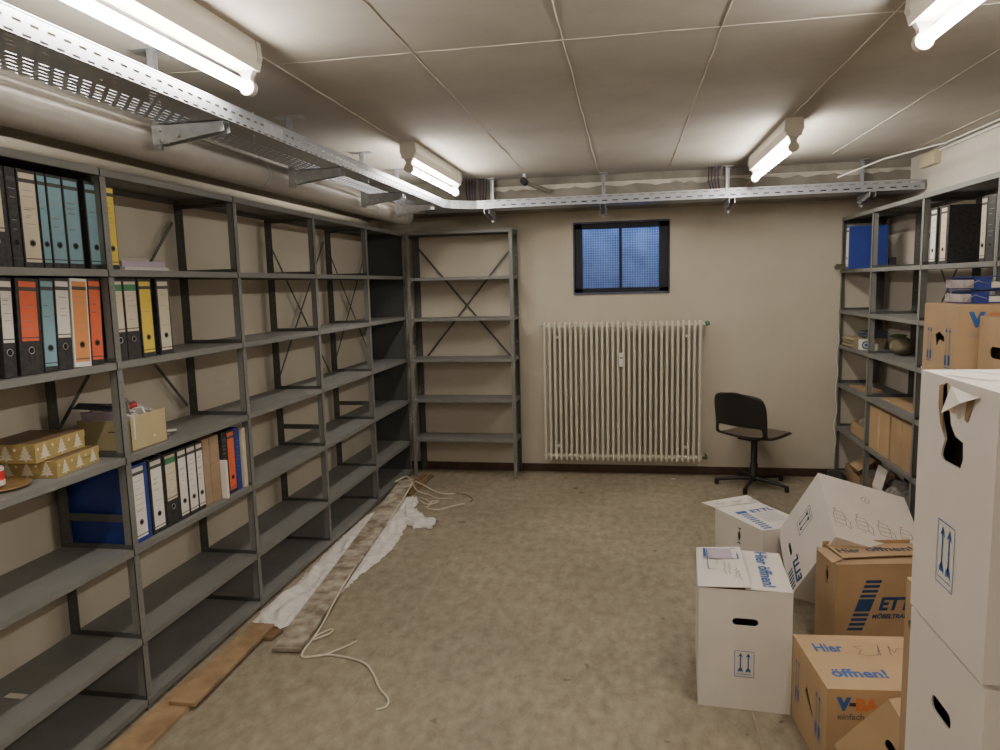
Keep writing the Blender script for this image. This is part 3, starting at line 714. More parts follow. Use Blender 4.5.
# blue lever files lying on carton K
for i, (z, lab) in enumerate([(1.692, 'blue lever file lying flat on the top right brown carton, lower of two'), (1.758, 'blue lever file lying flat on the other blue file, upper of two')]):
    root = empty('lever_arch_file', M=Matrix.Translation((1.545+.004*i, 3.67-.01*i, z)) @ Matrix.Rotation(.03*i, 4, 'Z'), label=lab, cat='binder', group='blue files lying on the top right carton')
    w = .064
    mb = MB(); mb.box((0, 0, 0), (.30, .215, .003)); mb.box((.296, 0, 0), (.30, .215, w-.006))
    mb.mesh([(0,0,w-.010), (.30,0,w-.006), (.30,.215,w-.006), (0,.215,w-.010), (0,0,w-.007), (.30,0,w-.003), (.30,.215,w-.003), (0,.215,w-.007)], [(0,3,2,1),(4,5,6,7),(0,1,5,4),(1,2,6,5),(2,3,7,6),(3,0,4,7)])
    mb.box((.03, -.001, .003), (.10, .215, w-.012)); mb.build('cover', BLUEB, root, fix='w')
    MB().box((.10, -.004, .006), (.292, .211, w*.50)).build('paper_block', PAPER, root)
    MB().box((-.004, .008, .006), (.03, .207, w-.020)).build('paper_block', PLASTIC, root)
    mb = MB(); mb.tube([(.0, .0, w*.2), (.04, -.004, w*.62), (.09, -.004, w*.35)], .002, 6); mb.build('lever_arch', RINGM, root)

# ------------------------------------------------------------------ left shelf odds and ends
z3 = 1.133+.0155
def tree(mb, O, u, v, n, cx, cz, s, mi):
    P = lambda a, b: O+u*(cx+a*s)+v*(cz+b*s)+n*.0008
    for k, (w, y0, y1) in enumerate([(.5, .12, .45), (.40, .34, .66), (.29, .56, .85), (.16, .76, 1.0)]):
        mb.face([P(-w, y0), P(w, y0), P(.05, y1), P(-.05, y1)], mi)
    mb.face([P(-.06, 0), P(.06, 0), P(.06, .14), P(-.06, .14)], mi)
def giftbox(label, loc, rz, w, d, h):
    root = empty('gift_box', loc, rz, label, 'box', 'gold gift boxes with fir trees')
    MB().box((0, 0, 0), (w, d, h*.985)).build('box_base', GOLDP, root, bevel=.001)
    MB().box((-.002, -.002, h*.62), (w+.002, d+.002, h)).build('box_lid', GOLDP, root, bevel=.001)
    MB().box((.004, .004, h), (w-.004, d-.004, h+.0006)).build('lid_paper', GOLDD, root)
    mb = MB()
    F = FACES(w, d, h)
    for f in ('+X', '-Y'):
        O, u, v, W, H = F[f]; n = u.cross(v); O = O+n*.0022; k = max(3, int(W/.075))
        for j in range(k):
            tree(mb, O, u, v, n, W*(j+.5)/k, H*.10, H*.82, 0)
            c = O+u*(W*(j+.97)/k if j < k-1 else W*.04)+v*H*.72+n*.0008; mb.disc(c, n, H*.085, 0, 8)
    mb.build('fir_tree_print', PAPER if False else mat('tree_print_white', (.66, .62, .50), .6), root)
giftbox('gold gift box with white fir trees, lower of the two on the third left shelf', (-2.355, 2.275, z3), .15, .23, .27, .066)
giftbox('gold gift box with white fir trees, stacked on top of the other', (-2.395, 2.235, z3+.069), .10, .23, .28, .072)
pl = empty('gold_plate', (-2.235, 2.165, z3), label='round gilt plate under the red and white ribbon spool on the third left shelf', cat='plate')
mb = MB(); n = 28
rings = [(0, .004), (.07, .004), (.095, .014), (.098, .013), (.072, .0), (0, .0)]
vs = [(r*math.cos(2*PI*k/n), r*math.sin(2*PI*k/n), z) for r, z in rings for k in range(n)]
mb.mesh(vs, [(i*n+k, i*n+(k+1) % n, (i+1)*n+(k+1) % n, (i+1)*n+k) for i in range(len(rings)-1) for k in range(n)], 0, True); mb.build('plate_dish', mat('gilt', (.42, .27, .12), .3, .4, .15, 20), pl)
rs = empty('ribbon_spool', (-2.262, 2.150, z3+.0145), label='spool wound with red and white ribbon on the gilt plate', cat='ribbon')
MB().tube([(0,0,0), (0,0,.018)], .045, 24).build('white_ribbon', PAPER, rs); MB().tube([(0,0,.018), (0,0,.052)], .044, 24).build('red_ribbon', REDR, rs); MB().tube([(0,0,.052), (0,0,.062)], .045, 24).build('spool_rim', PAPER, rs)

# open magazine box with papers
mg = empty('magazine_box', (-2.395, 2.735, z3), .0, label='open beige card box full of papers and foil beside the gift boxes', cat='box')
t = .003; bx = MB(); w, d, hA, hB = .262, .245, .135, .155
bx.box((0, 0, 0), (w, d, t)); bx.box((0, 0, 0), (w, t, hA)); bx.box((0, d-t, 0), (w, d, hA)); bx.box((w-t, 0, 0), (w, d, hB)); bx.box((0, 0, 0), (t, d, hA))
bx.build('box_walls', MAGB, mg)
MB().box((.15, -.0008, .085), (.21, 0, .090)).build('box_print', BAND, mg)
rr = random.Random(5)
for j in range(9):
    lean = rr.uniform(-.25, .35); Mx = Matrix.Translation((.02+rr.uniform(0, .05), .025+j*.022, .02)) @ Matrix.Rotation(lean, 4, 'X') @ Matrix.Rotation(rr.uniform(-.2, .2), 4, 'Y')
    MB().box((0, 0, 0), (.20, .004+rr.uniform(0, .006), .13+rr.uniform(0, .045)), 0, Mx).build('loose_papers', [PAPER, LILAC, PAPER, GREYSTUFF][j % 4], mg)
mb = MB(); rr = random.Random(8); NN = 12
rows = [[Vector((.02+.22*i/NN, .02+.21*j/NN, .120+.085*math.exp(-((i-6)**2+(j-7)**2)/26)+rr.uniform(-.014, .018))) for i in range(NN+1)] for j in range(NN+1)]
for j in range(NN):
    for i in range(NN): mb.face([rows[j][i], rows[j][i+1], rows[j+1][i+1], rows[j+1][i]], 0, True)
mb.build('crumpled_foil', PLASTIC, mg, fix='w')
for j, (x, y, z, m) in enumerate([(.06, .05, .19, DARKINK), (.10, .10, .175, PAPER)]):
    Mx = Matrix.Translation((x, y, z)) @ Matrix.Rotation(.12, 4, 'Y') @ Matrix.Rotation(.5, 4, 'Z')
    MB().box((-.08, -.06, 0), (.10, .06, .004), 0, Mx).build('loose_papers', m, mg)
MB().tube([(.19, .09, .185), (.21, .12, .192)], .012, 8).build('red_bow', REDC, mg)
mb = MB(); rr = random.Random(4)
for j in range(7):
    Mx = Matrix.Translation((-2.26+rr.uniform(-.05, .05), 3.07+rr.uniform(-.05, .05), z3+.002+j*.004)) @ Matrix.Rotation(rr.uniform(-1, 1), 4, 'Z') @ Matrix.Rotation(rr.uniform(-.08, .08), 4, 'X')
    mb.box((-.05, -.035, 0), (.05, .035, .0015), j % 2, Mx)
tag(mb.build('paper_scraps', [PAPER, LINE]), 'small heap of white paper scraps right of the beige card box', 'paper')
# papers by the yellow file
for j, (w_, d_, hh, zz, m, lab) in enumerate([(.24, .30, .014, 0, PAPER, 'white booklet at the bottom of the pile right of the yellow file'), (.22, .29, .026, .015, LILAC, 'lilac paper stack in the middle of the pile right of the yellow file'), (.20, .20, .016, .042, mat('beige_book', (.40, .36, .30), .6), 'beige booklet on top of the lilac papers, upper left shelf')]):
    tag(MB().box((-2.36, 2.775+.01*j, z1+zz), (-2.36+w_, 2.775+.01*j+d_, z1+zz+hh)).build('booklet', m, bevel=.001), lab, 'booklet', 'paper pile on the upper left shelf')
tag(MB().box((-2.32, 2.155, .322+.0155), (-2.24, 2.185, .322+.017)).build('paper_tag', PAPER), 'small white paper tag lying on the empty fifth left shelf', 'paper')

# ------------------------------------------------------------------ right shelf odds and ends
def blob(name, c, r, m, seed=1, amp=.25, parent=None, flat=.0, n=14):
    mb = MB(); rr = random.Random(seed); P = []
    ph = [(rr.uniform(1, 5), rr.uniform(1, 5), rr.uniform(0, 6)) for _ in range(5)]
    for i in range(n+1):
        th = PI*i/n; row = []
        for k in range(2*n):
            a = 2*PI*k/(2*n); s_ = 1+amp*sum(math.sin(p[0]*a*1.0//1 if False else round(p[0])*a+p[1]*th+p[2]) for p in ph)/5*math.sin(th)
            row.append(Vector((c[0]+r[0]*math.sin(th)*math.cos(a)*s_, c[1]+r[1]*math.sin(th)*math.sin(a)*s_, max(c[2]-r[2]*.98, c[2]+r[2]*math.cos(th)*s_))))
        P.append(row)
    for i in range(n):
        for k in range(2*n): mb.face([P[i][k], P[i][(k+1) % (2*n)], P[i+1][(k+1) % (2*n)], P[i+1][k]], 0, True)
    return mb.build(name, m, parent, fix='w')
z = 1.211+.0155
def folded(name, x0, x1, y0, y1, z0, hh, m, layers=3, seed=0):
    mb = MB(); rr = random.Random(seed); t = hh/layers
    for j in range(layers):
        e = rr.uniform(0, .02); a = rr.uniform(0, .02)
        mb.prism([(x0+e, z0+j*t), (x1-a, z0+j*t), (x1-a+.008, z0+(j+.5)*t), (x1-a, z0+(j+.96)*t), (x0+e, z0+(j+.96)*t), (x0+e-.010, z0+(j+.5)*t)], 1, y0+rr.uniform(0, .02), y1-rr.uniform(0, .02))
    return mb.build(name, m, bevel=.004)
tag(folded('folded_cloth', 1.875, 2.13, 6.42, 6.76, z, .085, BEIGEF, 3, 1), 'folded beige cloth on the middle board of the far right bay', 'cloth')
tag(folded('folded_cloth', 1.95, 2.15, 6.44, 6.62, z+.090, .05, BLUEGF, 2, 2), 'blue-grey cloth lying on the folded beige cloth', 'cloth')
tp = empty('tape_roll', (1.890, 6.32, z+.042), label='white roll with a blue ring standing in front of the blue-grey cloth', cat='tape')
MB().box((0, -.035, -.042), (.07, .045, .042)).build('roll_box', PLATE, tp, bevel=.003)
mb = MB(); mb.disc((.035, -.036, 0), (0, -1, 0), .032, 0, 24).disc((.035, -.0365, 0), (0, -1, 0), .022, 1, 24).disc((.035, -.037, 0), (0, -1, 0), .013, 2, 20); mb.build('blue_ring', [DBLUEINK, PLATE, BLUEINK], tp)
tag(MB().tube([(1.93, 6.06, z), (1.93, 6.06, z+.07)], .016, 16).build('white_cup', PLATE), 'small white cup beside the olive bag on the right shelving', 'cup')
ob = empty('olive_bag', (2.05, 5.86, z), label='olive green fabric bag with yellow-green leaf rim on the right shelving', cat='bag')
blob('bag_body', (0, 0, .07), (.085, .10, .072), OLIVE, 3, .15, ob); blob('leaf_rim', (-.01, .04, .145), (.06, .06, .012), GREENLF, 5, .4, ob)
tag(MB().box((2.125, 5.66, z), (2.185, 5.74, z+.10)).build('brown_box', WOODB, bevel=.003), 'small dark brown box behind the olive bag', 'box')
# green plant scrap on the board above
lf = MB(); rr = random.Random(2); zz = 1.519+.0155
for j in range(16):
    a = rr.uniform(0, 2*PI); l = rr.uniform(.03, .075); c = Vector((1.885+rr.uniform(-.01, .02), 5.15+rr.uniform(-.04, .03), zz+.004+rr.uniform(0, .05)))
    d = Vector((math.cos(a), math.sin(a), rr.uniform(-.1, .5)))*l; s_ = Vector((-math.sin(a), math.cos(a), 0))*l*.25
    lf.face([c, c+d*.5+s_, c+d, c+d*.5-s_], j % 2)
tag(lf.build('plant_sprig', [GREENLF, DGREENLF]), 'small green leaf sprig on the right shelving near the stacked cartons', 'plant')
tag(MB().box((1.88, 5.02, 1.211+.0155), (1.90, 5.035, 1.211+.03)).build('white_clip', PLATE), 'tiny white clip at the right shelf post', 'clip')
z = .864+.0155
tag(MB().box((1.90, 6.28, z), (2.06, 6.60, z+.012)).build('cardboard_sheet', KRAFTD), 'small flat brown cardboard piece on the far right bay', 'cardboard')
Mx = Matrix.Translation((1.94, 5.15, z)) @ Matrix.Rotation(-.06, 4, 'Y')
tag(MB().box((0, .05, .0), (.25, .84, .006), 0, Matrix.Translation((1.94, 5.12, z)) @ Matrix.Rotation(.0, 4, 'Y')).build('cardboard_sheet', KRAFTD), 'long flat brown cardboard sheet in the bay beside the shelf post', 'cardboard')
z = .469+.0155
bxp = empty('open_box', (1.90, 6.16, z), label='small open brown box with grey foil beside the tall brown sacks', cat='box')
bx = MB(); w, d, hh = .25, .36, .115; t = .004
bx.box((0,0,0), (w,d,t)); bx.box((0,0,0), (w,t,hh)); bx.box((0,d-t,0), (w,d,hh)); bx.box((0,0,0), (t,d,hh)); bx.box((w-t,0,0), (w,d,hh)); bx.build('box_walls', KRAFTD, bxp)
blob('grey_foil', (w/2, d/2, .10), (w*.44, d*.42, .09), GREYSTUFF, 7, .35, bxp)
for y0, y1, m, lab in ((5.57, 6.00, KRAFT, 'tall brown paper sack, left one of two on the second lowest right board'), (5.12, 5.53, KRAFTD, 'tall brown paper sack, right one of two, beside the near post')):
    mb = MB(); n = 6
    pts = [(1.885, y0), (1.885, y0+(y1-y0)*.45), (1.897, y0+(y1-y0)*.5), (1.885, y0+(y1-y0)*.55), (1.885, y1), (2.17, y1), (2.17, y0)]
    mb.prism(pts, 2, z, z+.335); 
    o = mb.build('paper_sack', m, fix='w', bevel=.004); tag(o, lab, 'sack', 'brown sacks on the right shelving')
z = .05+.0155
tb = empty('torn_carton', (1.895, 6.20, z), label='torn brown carton on the lowest board of the far right bay', cat='box')
bx = MB(); w, d, hh = .27, .42, .13
bx.box((0,0,0), (w,d,t)); bx.box((0,0,0), (w,t,hh)); bx.box((0,d-t,0), (w,d,hh)); bx.box((0,0,0), (t,d,hh*.8)); bx.box((w-t,0,0), (w,d,hh)); bx.build('box_walls', KRAFTD, tb)
MB().box((0, 0, 0), (.16, .25, .004), 0, Matrix.Translation((.02, .12, hh)) @ Matrix.Rotation(-.6, 4, 'Y')).build('torn_flap', KRAFT, tb)
blob('grey_wrapping', (w/2, d*.3, .09), (.10, .11, .06), GREYSTUFF, 12, .3, tb)
tag(blob('black_bag', (1.80, 6.52, .072), (.075, .14, .072), BLACKBAG, 4, .35), 'crumpled black bag on the floor at the far right post', 'bag')
wbx = empty('white_box', (1.895, 5.30, z), label='white box with grey cloth on the lowest right board, behind the tipped carton', cat='box')
bx = MB(); w, d, hh = .26, .60, .15
bx.box((0,0,0), (w,d,t)); bx.box((0,0,0), (w,t,hh)); bx.box((0,d-t,0), (w,d,hh)); bx.box((0,0,0), (t,d,hh)); bx.box((w-t,0,0), (w,d,hh)); bx.build('box_walls', WHITEB, wbx)
MB().box((0, 0, 0), (.004, .20, .17), 0, Matrix.Translation((-.004, .40, hh*.9)) @ Matrix.Rotation(.25, 4, 'Y')).build('open_flap', WHITEB, wbx)
blob('grey_cloth', (w/2, d/2, .135), (.11, .26, .10), GREYSTUFF, 9, .3, wbx)
tag(blob('red_cloth', (1.80, 5.16, .10), (.06, .12, .10), REDC, 6, .3), 'dark red cloth bundle at the foot of the right shelving', 'cloth')
z = 1.877+.0155
tag(folded('brown_rag', 1.80, 1.99, 6.58, 6.80, z, .05, OLIVE, 3, 8), 'brown rag hanging over the board end beside the bright blue file', 'rag')
path = [(1.855, 6.82-.0*i, 1.36-i*.045) for i in range(26)]
path = [(1.852+.010*math.sin(i*.9), 6.815+.008*math.cos(i*1.3), p[2]) for i, p in enumerate(path)]
tag(MB().tube(path, .0035, 6).build('hanging_cord', PLATE), 'thin white cord hanging down the farthest right shelf post', 'cord')

# ------------------------------------------------------------------ radiator
rad = empty('radiator', (-.79, YW1, .14), label='cream column radiator under the basement window', cat='radiator')
n = 30; X0, X1 = -.775, .652; Z0, Z1 = .150, 1.470; off = (-.79, YW1, .14)
pitch = (X1-X0)/(n-1)
first = None
sec = MB()
for y in (-.155, -.095):
    sec.tube([(0, y, .035), (0, y, Z1-Z0-.035)], .0125, 10)
    sec.tube([(0, y, Z1-Z0-.035), (0, y, Z1-Z0-.012), (0, y, Z1-Z0)], [.0125, .015, .006], 10); sec.tube([(0, y, 0), (0, y, .012), (0, y, .035)], [.006, .015, .0125], 10)
for zz in (.04, Z1-Z0-.04):
    sec.tube([(0, -.160, zz), (0, -.090, zz)], .017, 8); sec.tube([(-pitch/2, -.125, zz), (pitch/2, -.125, zz)], .02, 10)
first = sec.build('radiator_section', RAD, rad); first.location = (X0+.79, 0, .010)
for i in range(1, n):
    c = first.copy(); COL.objects.link(c); c.parent = rad; c.location = (X0+.79+i*pitch, 0, .010)
mv = MB(); mv.tube([(X1+.005, YW1-.125, Z1-.04), (X1+.06, YW1-.125, Z1-.04)], .010, 10); mv.tube([(X1+.06, YW1-.125, Z1-.04), (X1+.06, YW1-.003, Z1-.04)], .008, 8)
mv.build('valve_body', GALV, rad, off=off)
MB().tube([(X1+.045, YW1-.125, Z1-.035), (X1+.060, YW1-.125, Z1-.03), (X1+.085, YW1-.125, Z1-.028)], [.020, .024, .018], 12).build('green_valve_knob', mat('valve_green', (.06, .20, .12), .5), rad, off=off)
mv = MB(); mv.tube([(X1+.005, YW1-.125, Z0+.04), (X1+.07, YW1-.125, Z0+.04), (X1+.07, YW1-.003, Z0+.04)], .009, 8); mv.tube([(X1+.04, YW1-.125, Z0+.04), (X1+.075, YW1-.125, Z0+.04)], .017, 10); mv.build('return_valve', mat('valve_dark', (.10, .08, .06), .5, .5), rad, off=off)
mv = MB(); mv.tube([(X0-.005, YW1-.125, Z1-.04), (X0-.045, YW1-.125, Z1-.03)], .006, 8); mv.build('bleed_valve', GALV, rad, off=off)
hm = MB().box((-.078, YW1-.190, 1.055), (-.040, YW1-.170, 1.180)); hm.build('heat_meter', PLATE, rad, off=off, bevel=.004)
MB().box((-.070, YW1-.1912, 1.130), (-.048, YW1-.190, 1.142)).build('meter_display', BAND, rad, off=off)
mb = MB()
for x in (X0+.12, X1-.12):
    for zz in (Z0+.14, Z1-.14): mb.box((x-.012, YW1-.16, zz-.012), (x+.012, YW1-.002, zz+.012))
mb.build('wall_bracket', RAD, rad, off=off)

# ------------------------------------------------------------------ swivel chair
ch = empty('swivel_chair', (1.105, 6.520, 0), -math.radians(42), 'low black swivel chair with brown seat, turned from the camera beside the radiator', 'chair')
def surf(prof, wid, curve, nu=12):
    rows = []
    for (y, z), w, (cy, cz) in zip(prof, wid, curve):
        rows.append([Vector((w*u, y+cy*u*u, z+cz*u*u)) for u in [-1+2*i/nu for i in range(nu+1)]])
    return rows
def skin(rows, skip=None, m=None, name='', solid=.012, par=None, sub=1):
    mb = MB()
    for j in range(len(rows)-1):
        for i in range(len(rows[0])-1):
            if skip and skip(i, j): continue
            mb.face([rows[j][i], rows[j][i+1], rows[j+1][i+1], rows[j+1][i]], 0, True)
    return mb.build(name, m, par, solid=solid, sub=sub, fix='w')
prof = [(.245,.455),(.235,.462),(.18,.462),(.05,.450),(-.10,.445),(-.175,.452),(-.215,.480),(-.235,.520),(-.245,.565),(-.255,.64),(-.27,.74),(-.285,.82),(-.292,.862),(-.294,.872)]
wid = [.14,.19,.215,.225,.228,.228,.226,.224,.224,.226,.228,.215,.175,.12]
cur = [(-.02,.0),(-.02,.0),(-.01,.006),(0,.012),(0,.015),(0,.02),(.02,.02),(.045,.01),(.055,0),(.06,0),(.06,0),(.055,0),(.05,-.01),(.05,-.015)]
wid = [a*1.15 for a in wid]; prof = [(a*1.10+(.01 if a > .1 else 0), b) for a, b in prof]
rows = surf(prof, wid, cur)
skin(rows, lambda i, j: j in (6, 7) and 1 <= i <= 10, CHB, 'chair_shell', .014, ch)
seat = surf([(.262,.474),(.245,.484),(.16,.486),(.03,.476),(-.09,.471),(-.17,.476),(-.205,.484)], [.15,.205,.23,.24,.244,.23,.20], [(-.02,.0),(-.02,.0),(-.01,.004),(0,.010),(0,.013),(0,.016),(.0,.018)])
skin(seat, None, CHP, 'seat_pad', .014, ch)
bk = surf([(-.242,.575),(-.252,.64),(-.270,.74),(-.284,.82),(-.290,.852)], [.22,.24,.243,.225,.18], [(.05,0),(.055,0),(.055,0),(.05,0),(.045,-.008)])
skin(bk, None, CHP, 'back_pad', .012, ch)
MB().tube([(0,-.0,.06), (0,0,.20), (0,0,.201), (0,0,.44)], [.034,.034,.028,.028], 14).build('column', CHB, ch)
mb = MB(); mb.box((-.09, -.12, .425), (.09, .10, .442)); mb.build('seat_plate', CHB, ch)
MB().tube([(0,0,.045), (0,0,.075)], .036, 16).build('hub', CHB, ch)
for i in range(5):
    a = 2*PI*i/5+math.radians(42+248); dx, dy = math.cos(a), math.sin(a)
    MB().tube([(dx*.02, dy*.02, .068), (dx*.16, dy*.16, .062), (dx*.315, dy*.315, .045)], [.021, .018, .015], 8).build('base_leg', CHB, ch)
    MB().tube([(dx*.315, dy*.315, .0), (dx*.315, dy*.315, .022), (dx*.315, dy*.315, .055)], [.018, .021, .017], 10).build('glide', CHB, ch)

# ------------------------------------------------------------------ planks, sheet, cord on the floor
def plank(name, c0, c1, w, z0, t, m, label, group=None):
    mb = MB().bar((c0[0], c0[1], z0+t/2+(c0[2] if len(c0) > 2 else 0)), (c1[0], c1[1], z0+t/2), w, t)
    return tag(mb.build(name, m, bevel=.002), label, 'plank', group)
plank('wooden_plank', (-1.985, 1.55), (-1.990, 2.95), .150, .001, .020, WOODP, 'pine plank lying on the floor at the foot of the left shelving nearest the camera', None)
plank('wooden_plank', (-1.945, 2.66), (-1.955, 3.41), .125, .0225, .018, WOODP, 'short pine plank overlapping the longer pine plank and ending at the white sheet', None)
plank('wooden_block', (-1.895, 3.30), (-1.88, 3.40), .09, .001, .020, WOODB, 'small brown wood block peeping out under the end of the pine plank', None)
plank('dusty_plank', (-1.715, 3.19, -.038), (-2.012, 6.20, 0), .150, .045, .020, WOODD, 'long dusty grey-brown board lying on the white sheet', None)
plank('wooden_lath', (-2.0, 6.00), (-1.965, 6.60), .055, .001, .016, WOODB, 'thin brown slat near the back shelf unit, left of the pair')
plank('wooden_lath', (-1.915, 5.92), (-1.885, 6.56), .055, .001, .016, WOODB, 'thin brown slat near the back shelf unit, right of the pair')
def strip(rows, z0, nu, nl, seed, edge=.008, amp=.030):
    rr = random.Random(seed); mb = MB(); G = []
    for j in range((len(rows)-1)*nl+1):
        k, f = divmod(j, nl); f /= nl
        if k >= len(rows)-1: k, f = len(rows)-2, 1.0
        a = Vector((*rows[k][0], 0)).lerp(Vector((*rows[k+1][0], 0)), f); b = Vector((*rows[k][1], 0)).lerp(Vector((*rows[k+1][1], 0)), f)
        r = []
        for i in range(nu+1):
            u = i/nu; p = a.lerp(b, u); e = min(u, 1-u)
            hgt = z0*min(1, e*8)+amp*min(1, e*10)*(.5+.5*math.sin(u*17+j*.22+math.sin(j*.13)*2.5))*(.55+.45*math.sin(j*.33+u*6)) + rr.uniform(0, .005)
            if e == 0: p = p+Vector((rr.uniform(-edge, edge), rr.uniform(-edge, edge), 0))
            f_ = (p.y-3.19)/3.01; px_ = -1.715-.297*f_            # stay under the board
            if -.02 < f_ < 1.02 and abs(p.x-px_) < .095: hgt = min(hgt, max(.0, .007+.038*f_-.008))
            r.append(Vector((p.x, p.y, .003+hgt)))
        G.append(r)
    for j in range(len(G)-1):
        for i in range(nu): mb.face([G[j][i], G[j][i+1], G[j+1][i+1], G[j+1][i]], 0, True)
    return mb
rows = [((-2.045,3.415),(-1.86,3.415)),((-2.085,3.63),(-1.80,3.55)),((-2.05,3.95),(-1.72,3.83)),((-2.062,4.25),(-1.70,4.12)),((-2.09,4.65),(-1.655,4.41)),((-2.09,5.05),(-1.64,4.67)),((-2.09,5.34),(-1.66,4.915)),((-2.01,5.56),(-1.70,5.229)),((-1.93,5.70),(-1.75,5.478)),((-1.89,5.85),(-1.77,5.74))]
sheet = strip(rows, .012, 30, 14, 3)
lobe = strip([((-1.84,5.60),(-1.786,5.20)),((-1.714,5.534),(-1.708,5.165)),((-1.61,5.36),(-1.611,5.078)),((-1.55,5.27),(-1.555,5.10)),((-1.47,5.23),(-1.46,5.07))], .012, 10, 6, 4, .010)
sheet.mesh(lobe.v, lobe.f, 0, True)
tag(sheet.build('white_sheet', CLOTH, fix='w'), 'crumpled white bed sheet under the dusty board along the left shelving', 'sheet')
def cpath(P, z=.006, n=6):
    V = [Vector((p[0], p[1], p[2] if len(p) > 2 else z)) for p in P]; out = []
    for i in range(len(V)-1):
        p0, p1, p2, p3 = V[max(i-1, 0)], V[i], V[i+1], V[min(i+2, len(V)-1)]
        for k in range(n):
            t = k/n; out.append(.5*((2*p1)+(-p0+p2)*t+(2*p0-5*p1+4*p2-p3)*t*t+(-p0+3*p1-3*p2+p3)*t**3))
    out.append(V[-1]); return out
c2 = [(-1.929,6.10,.07),(-1.865,5.519,.05),(-1.827,5.033,.04),(-1.80,4.578,.035),(-1.745,4.181,.035),(-1.70,3.815,.03),(-1.655,3.50,.012),(-1.64,3.33),(-1.63,3.19),(-1.59,3.157),(-1.481,3.194),(-1.295,3.15),(-1.202,3.052),(-1.125,2.933),(-1.062,2.861),(-1.05,2.80),(-1.087,2.774)]
cd = MB(); cd.tube(cpath(c2), .0055, 7)
cd.tube(cpath([(-1.615,3.157),(-1.528,3.178),(-1.454,3.257),(-1.398,3.348)]), .005, 7)
cd.tube(cpath([(-1.64,3.33),(-1.62,3.40),(-1.58,3.45),(-1.57,3.41),(-1.60,3.36),(-1.64,3.32)], .008), .005, 7)
tag(cd.build('tied_cord', CORD), 'white cotton cord running down the edge of the dusty board and curling on the floor', 'cord')
cd = MB(); cd.tube(cpath([(-2.10,6.10,.07),(-2.05,6.27,.075),(-1.977,6.225,.06),(-1.86,6.18,.03),(-1.71,6.054),(-1.60,5.99),(-1.514,6.00)]), .006, 7)
cd.tube(cpath([(-1.95,6.13,.07),(-1.85,5.98,.03),(-1.72,5.93),(-1.645,5.848),(-1.566,5.855),(-1.50,5.86)]), .005, 7)
cd.tube(cpath([(-1.79,5.864),(-1.70,5.77),(-1.64,5.70),(-1.66,5.60),(-1.60,5.55),(-1.531,5.551),(-1.424,5.67),(-1.36,5.72)]), .005, 7)
cd.tube(cpath([(-1.75,5.74),(-1.68,5.66),(-1.62,5.68),(-1.60,5.76),(-1.66,5.73),(-1.64,5.64)], .012), .006, 7)
tag(cd.build('tangled_cord', CORD), 'tangle of white cord ends beyond the far end of the dusty board', 'cord')
tag(MB().tube(cpath([(-1.50,6.01),(-1.42,5.99),(-1.36,5.93),(-1.316,5.849),(-1.33,5.80)], .004), .0035, 6).build('dark_strap', OLIVE), 'thin dark strap end curled on the floor beyond the cord tangle', 'strap')
rr = random.Random(11)
for i, (x, y) in enumerate([(-.58, 6.62), (-.46, 6.28), (.42, 6.66)]):
    tag(MB().prism([(x+.018*math.cos(k*PI/3)*(1+.4*(k % 2)), y+.012*math.sin(k*PI/3)) for k in range(6)], 2, .0, .006).build('floor_crumb', WOODB if i < 2 else PAPER),
        ['dark crumb of debris on the floor below the left end of the radiator', 'dark crumb of debris lying farther out in front of the radiator', 'pale crumb on the floor below the right half of the radiator'][i], 'debris')

# ------------------------------------------------------------------ cable tray
def slot_material(name, axis, cross, per_l=.052, per_c=.026, ll=.62, lc=.34, base=(.35,.37,.41)):
    m = bpy.data.materials.new(name); m.use_nodes = True; nt = m.node_tree; N = nt.nodes; L = nt.links
    b = N['Principled BSDF']; b.inputs['Base Color'].default_value = (*base, 1); b.inputs['Metallic'].default_value = .6; b.inputs['Roughness'].default_value = .42
    tc = N.new('ShaderNodeTexCoord'); sp = N.new('ShaderNodeSeparateXYZ'); L.new(tc.outputs['Object'], sp.inputs[0])
    def mt(op, a, b_=None):
        n = N.new('ShaderNodeMath'); n.operation = op
        for i, v in enumerate((a, b_)):
            if v is None: continue
            if isinstance(v, (int, float)): n.inputs[i].default_value = v
            else: L.new(v, n.inputs[i])
        return n.outputs[0]
    al = mt('DIVIDE', mt('ADD', sp.outputs['XYZ'.index(axis)], 10.0), per_l); cr = mt('DIVIDE', mt('ADD', sp.outputs['XYZ'.index(cross)], 10.0), per_c)
    row = mt('FLOOR', cr); odd = mt('MODULO', row, 2.0)
    al2 = mt('ADD', al, mt('MULTIPLY', odd, .5)); fa = mt('FRACT', al2); fc = mt('FRACT', cr)
    ia = mt('LESS_THAN', mt('ABSOLUTE', mt('SUBTRACT', fa, .5)), ll/2); ic = mt('LESS_THAN', mt('ABSOLUTE', mt('SUBTRACT', fc, .5)), lc/2)
    hole = mt('MULTIPLY', ia, ic)
    tr = N.new('ShaderNodeBsdfTransparent'); mx = N.new('ShaderNodeMixShader'); L.new(hole, mx.inputs[0]); L.new(b.outputs[0], mx.inputs[1]); L.new(tr.outputs[0], mx.inputs[2])
    L.new(mx.outputs[0], N['Material Output'].inputs['Surface'])
    return m
TZ0, TZ1 = 2.485, 2.548
tray = empty('cable_tray', (-1.5, .2, TZ0), label='perforated galvanized cable tray under the ceiling, turning the corner to the right wall', cat='cable tray')
toff = (0, 0, TZ0)
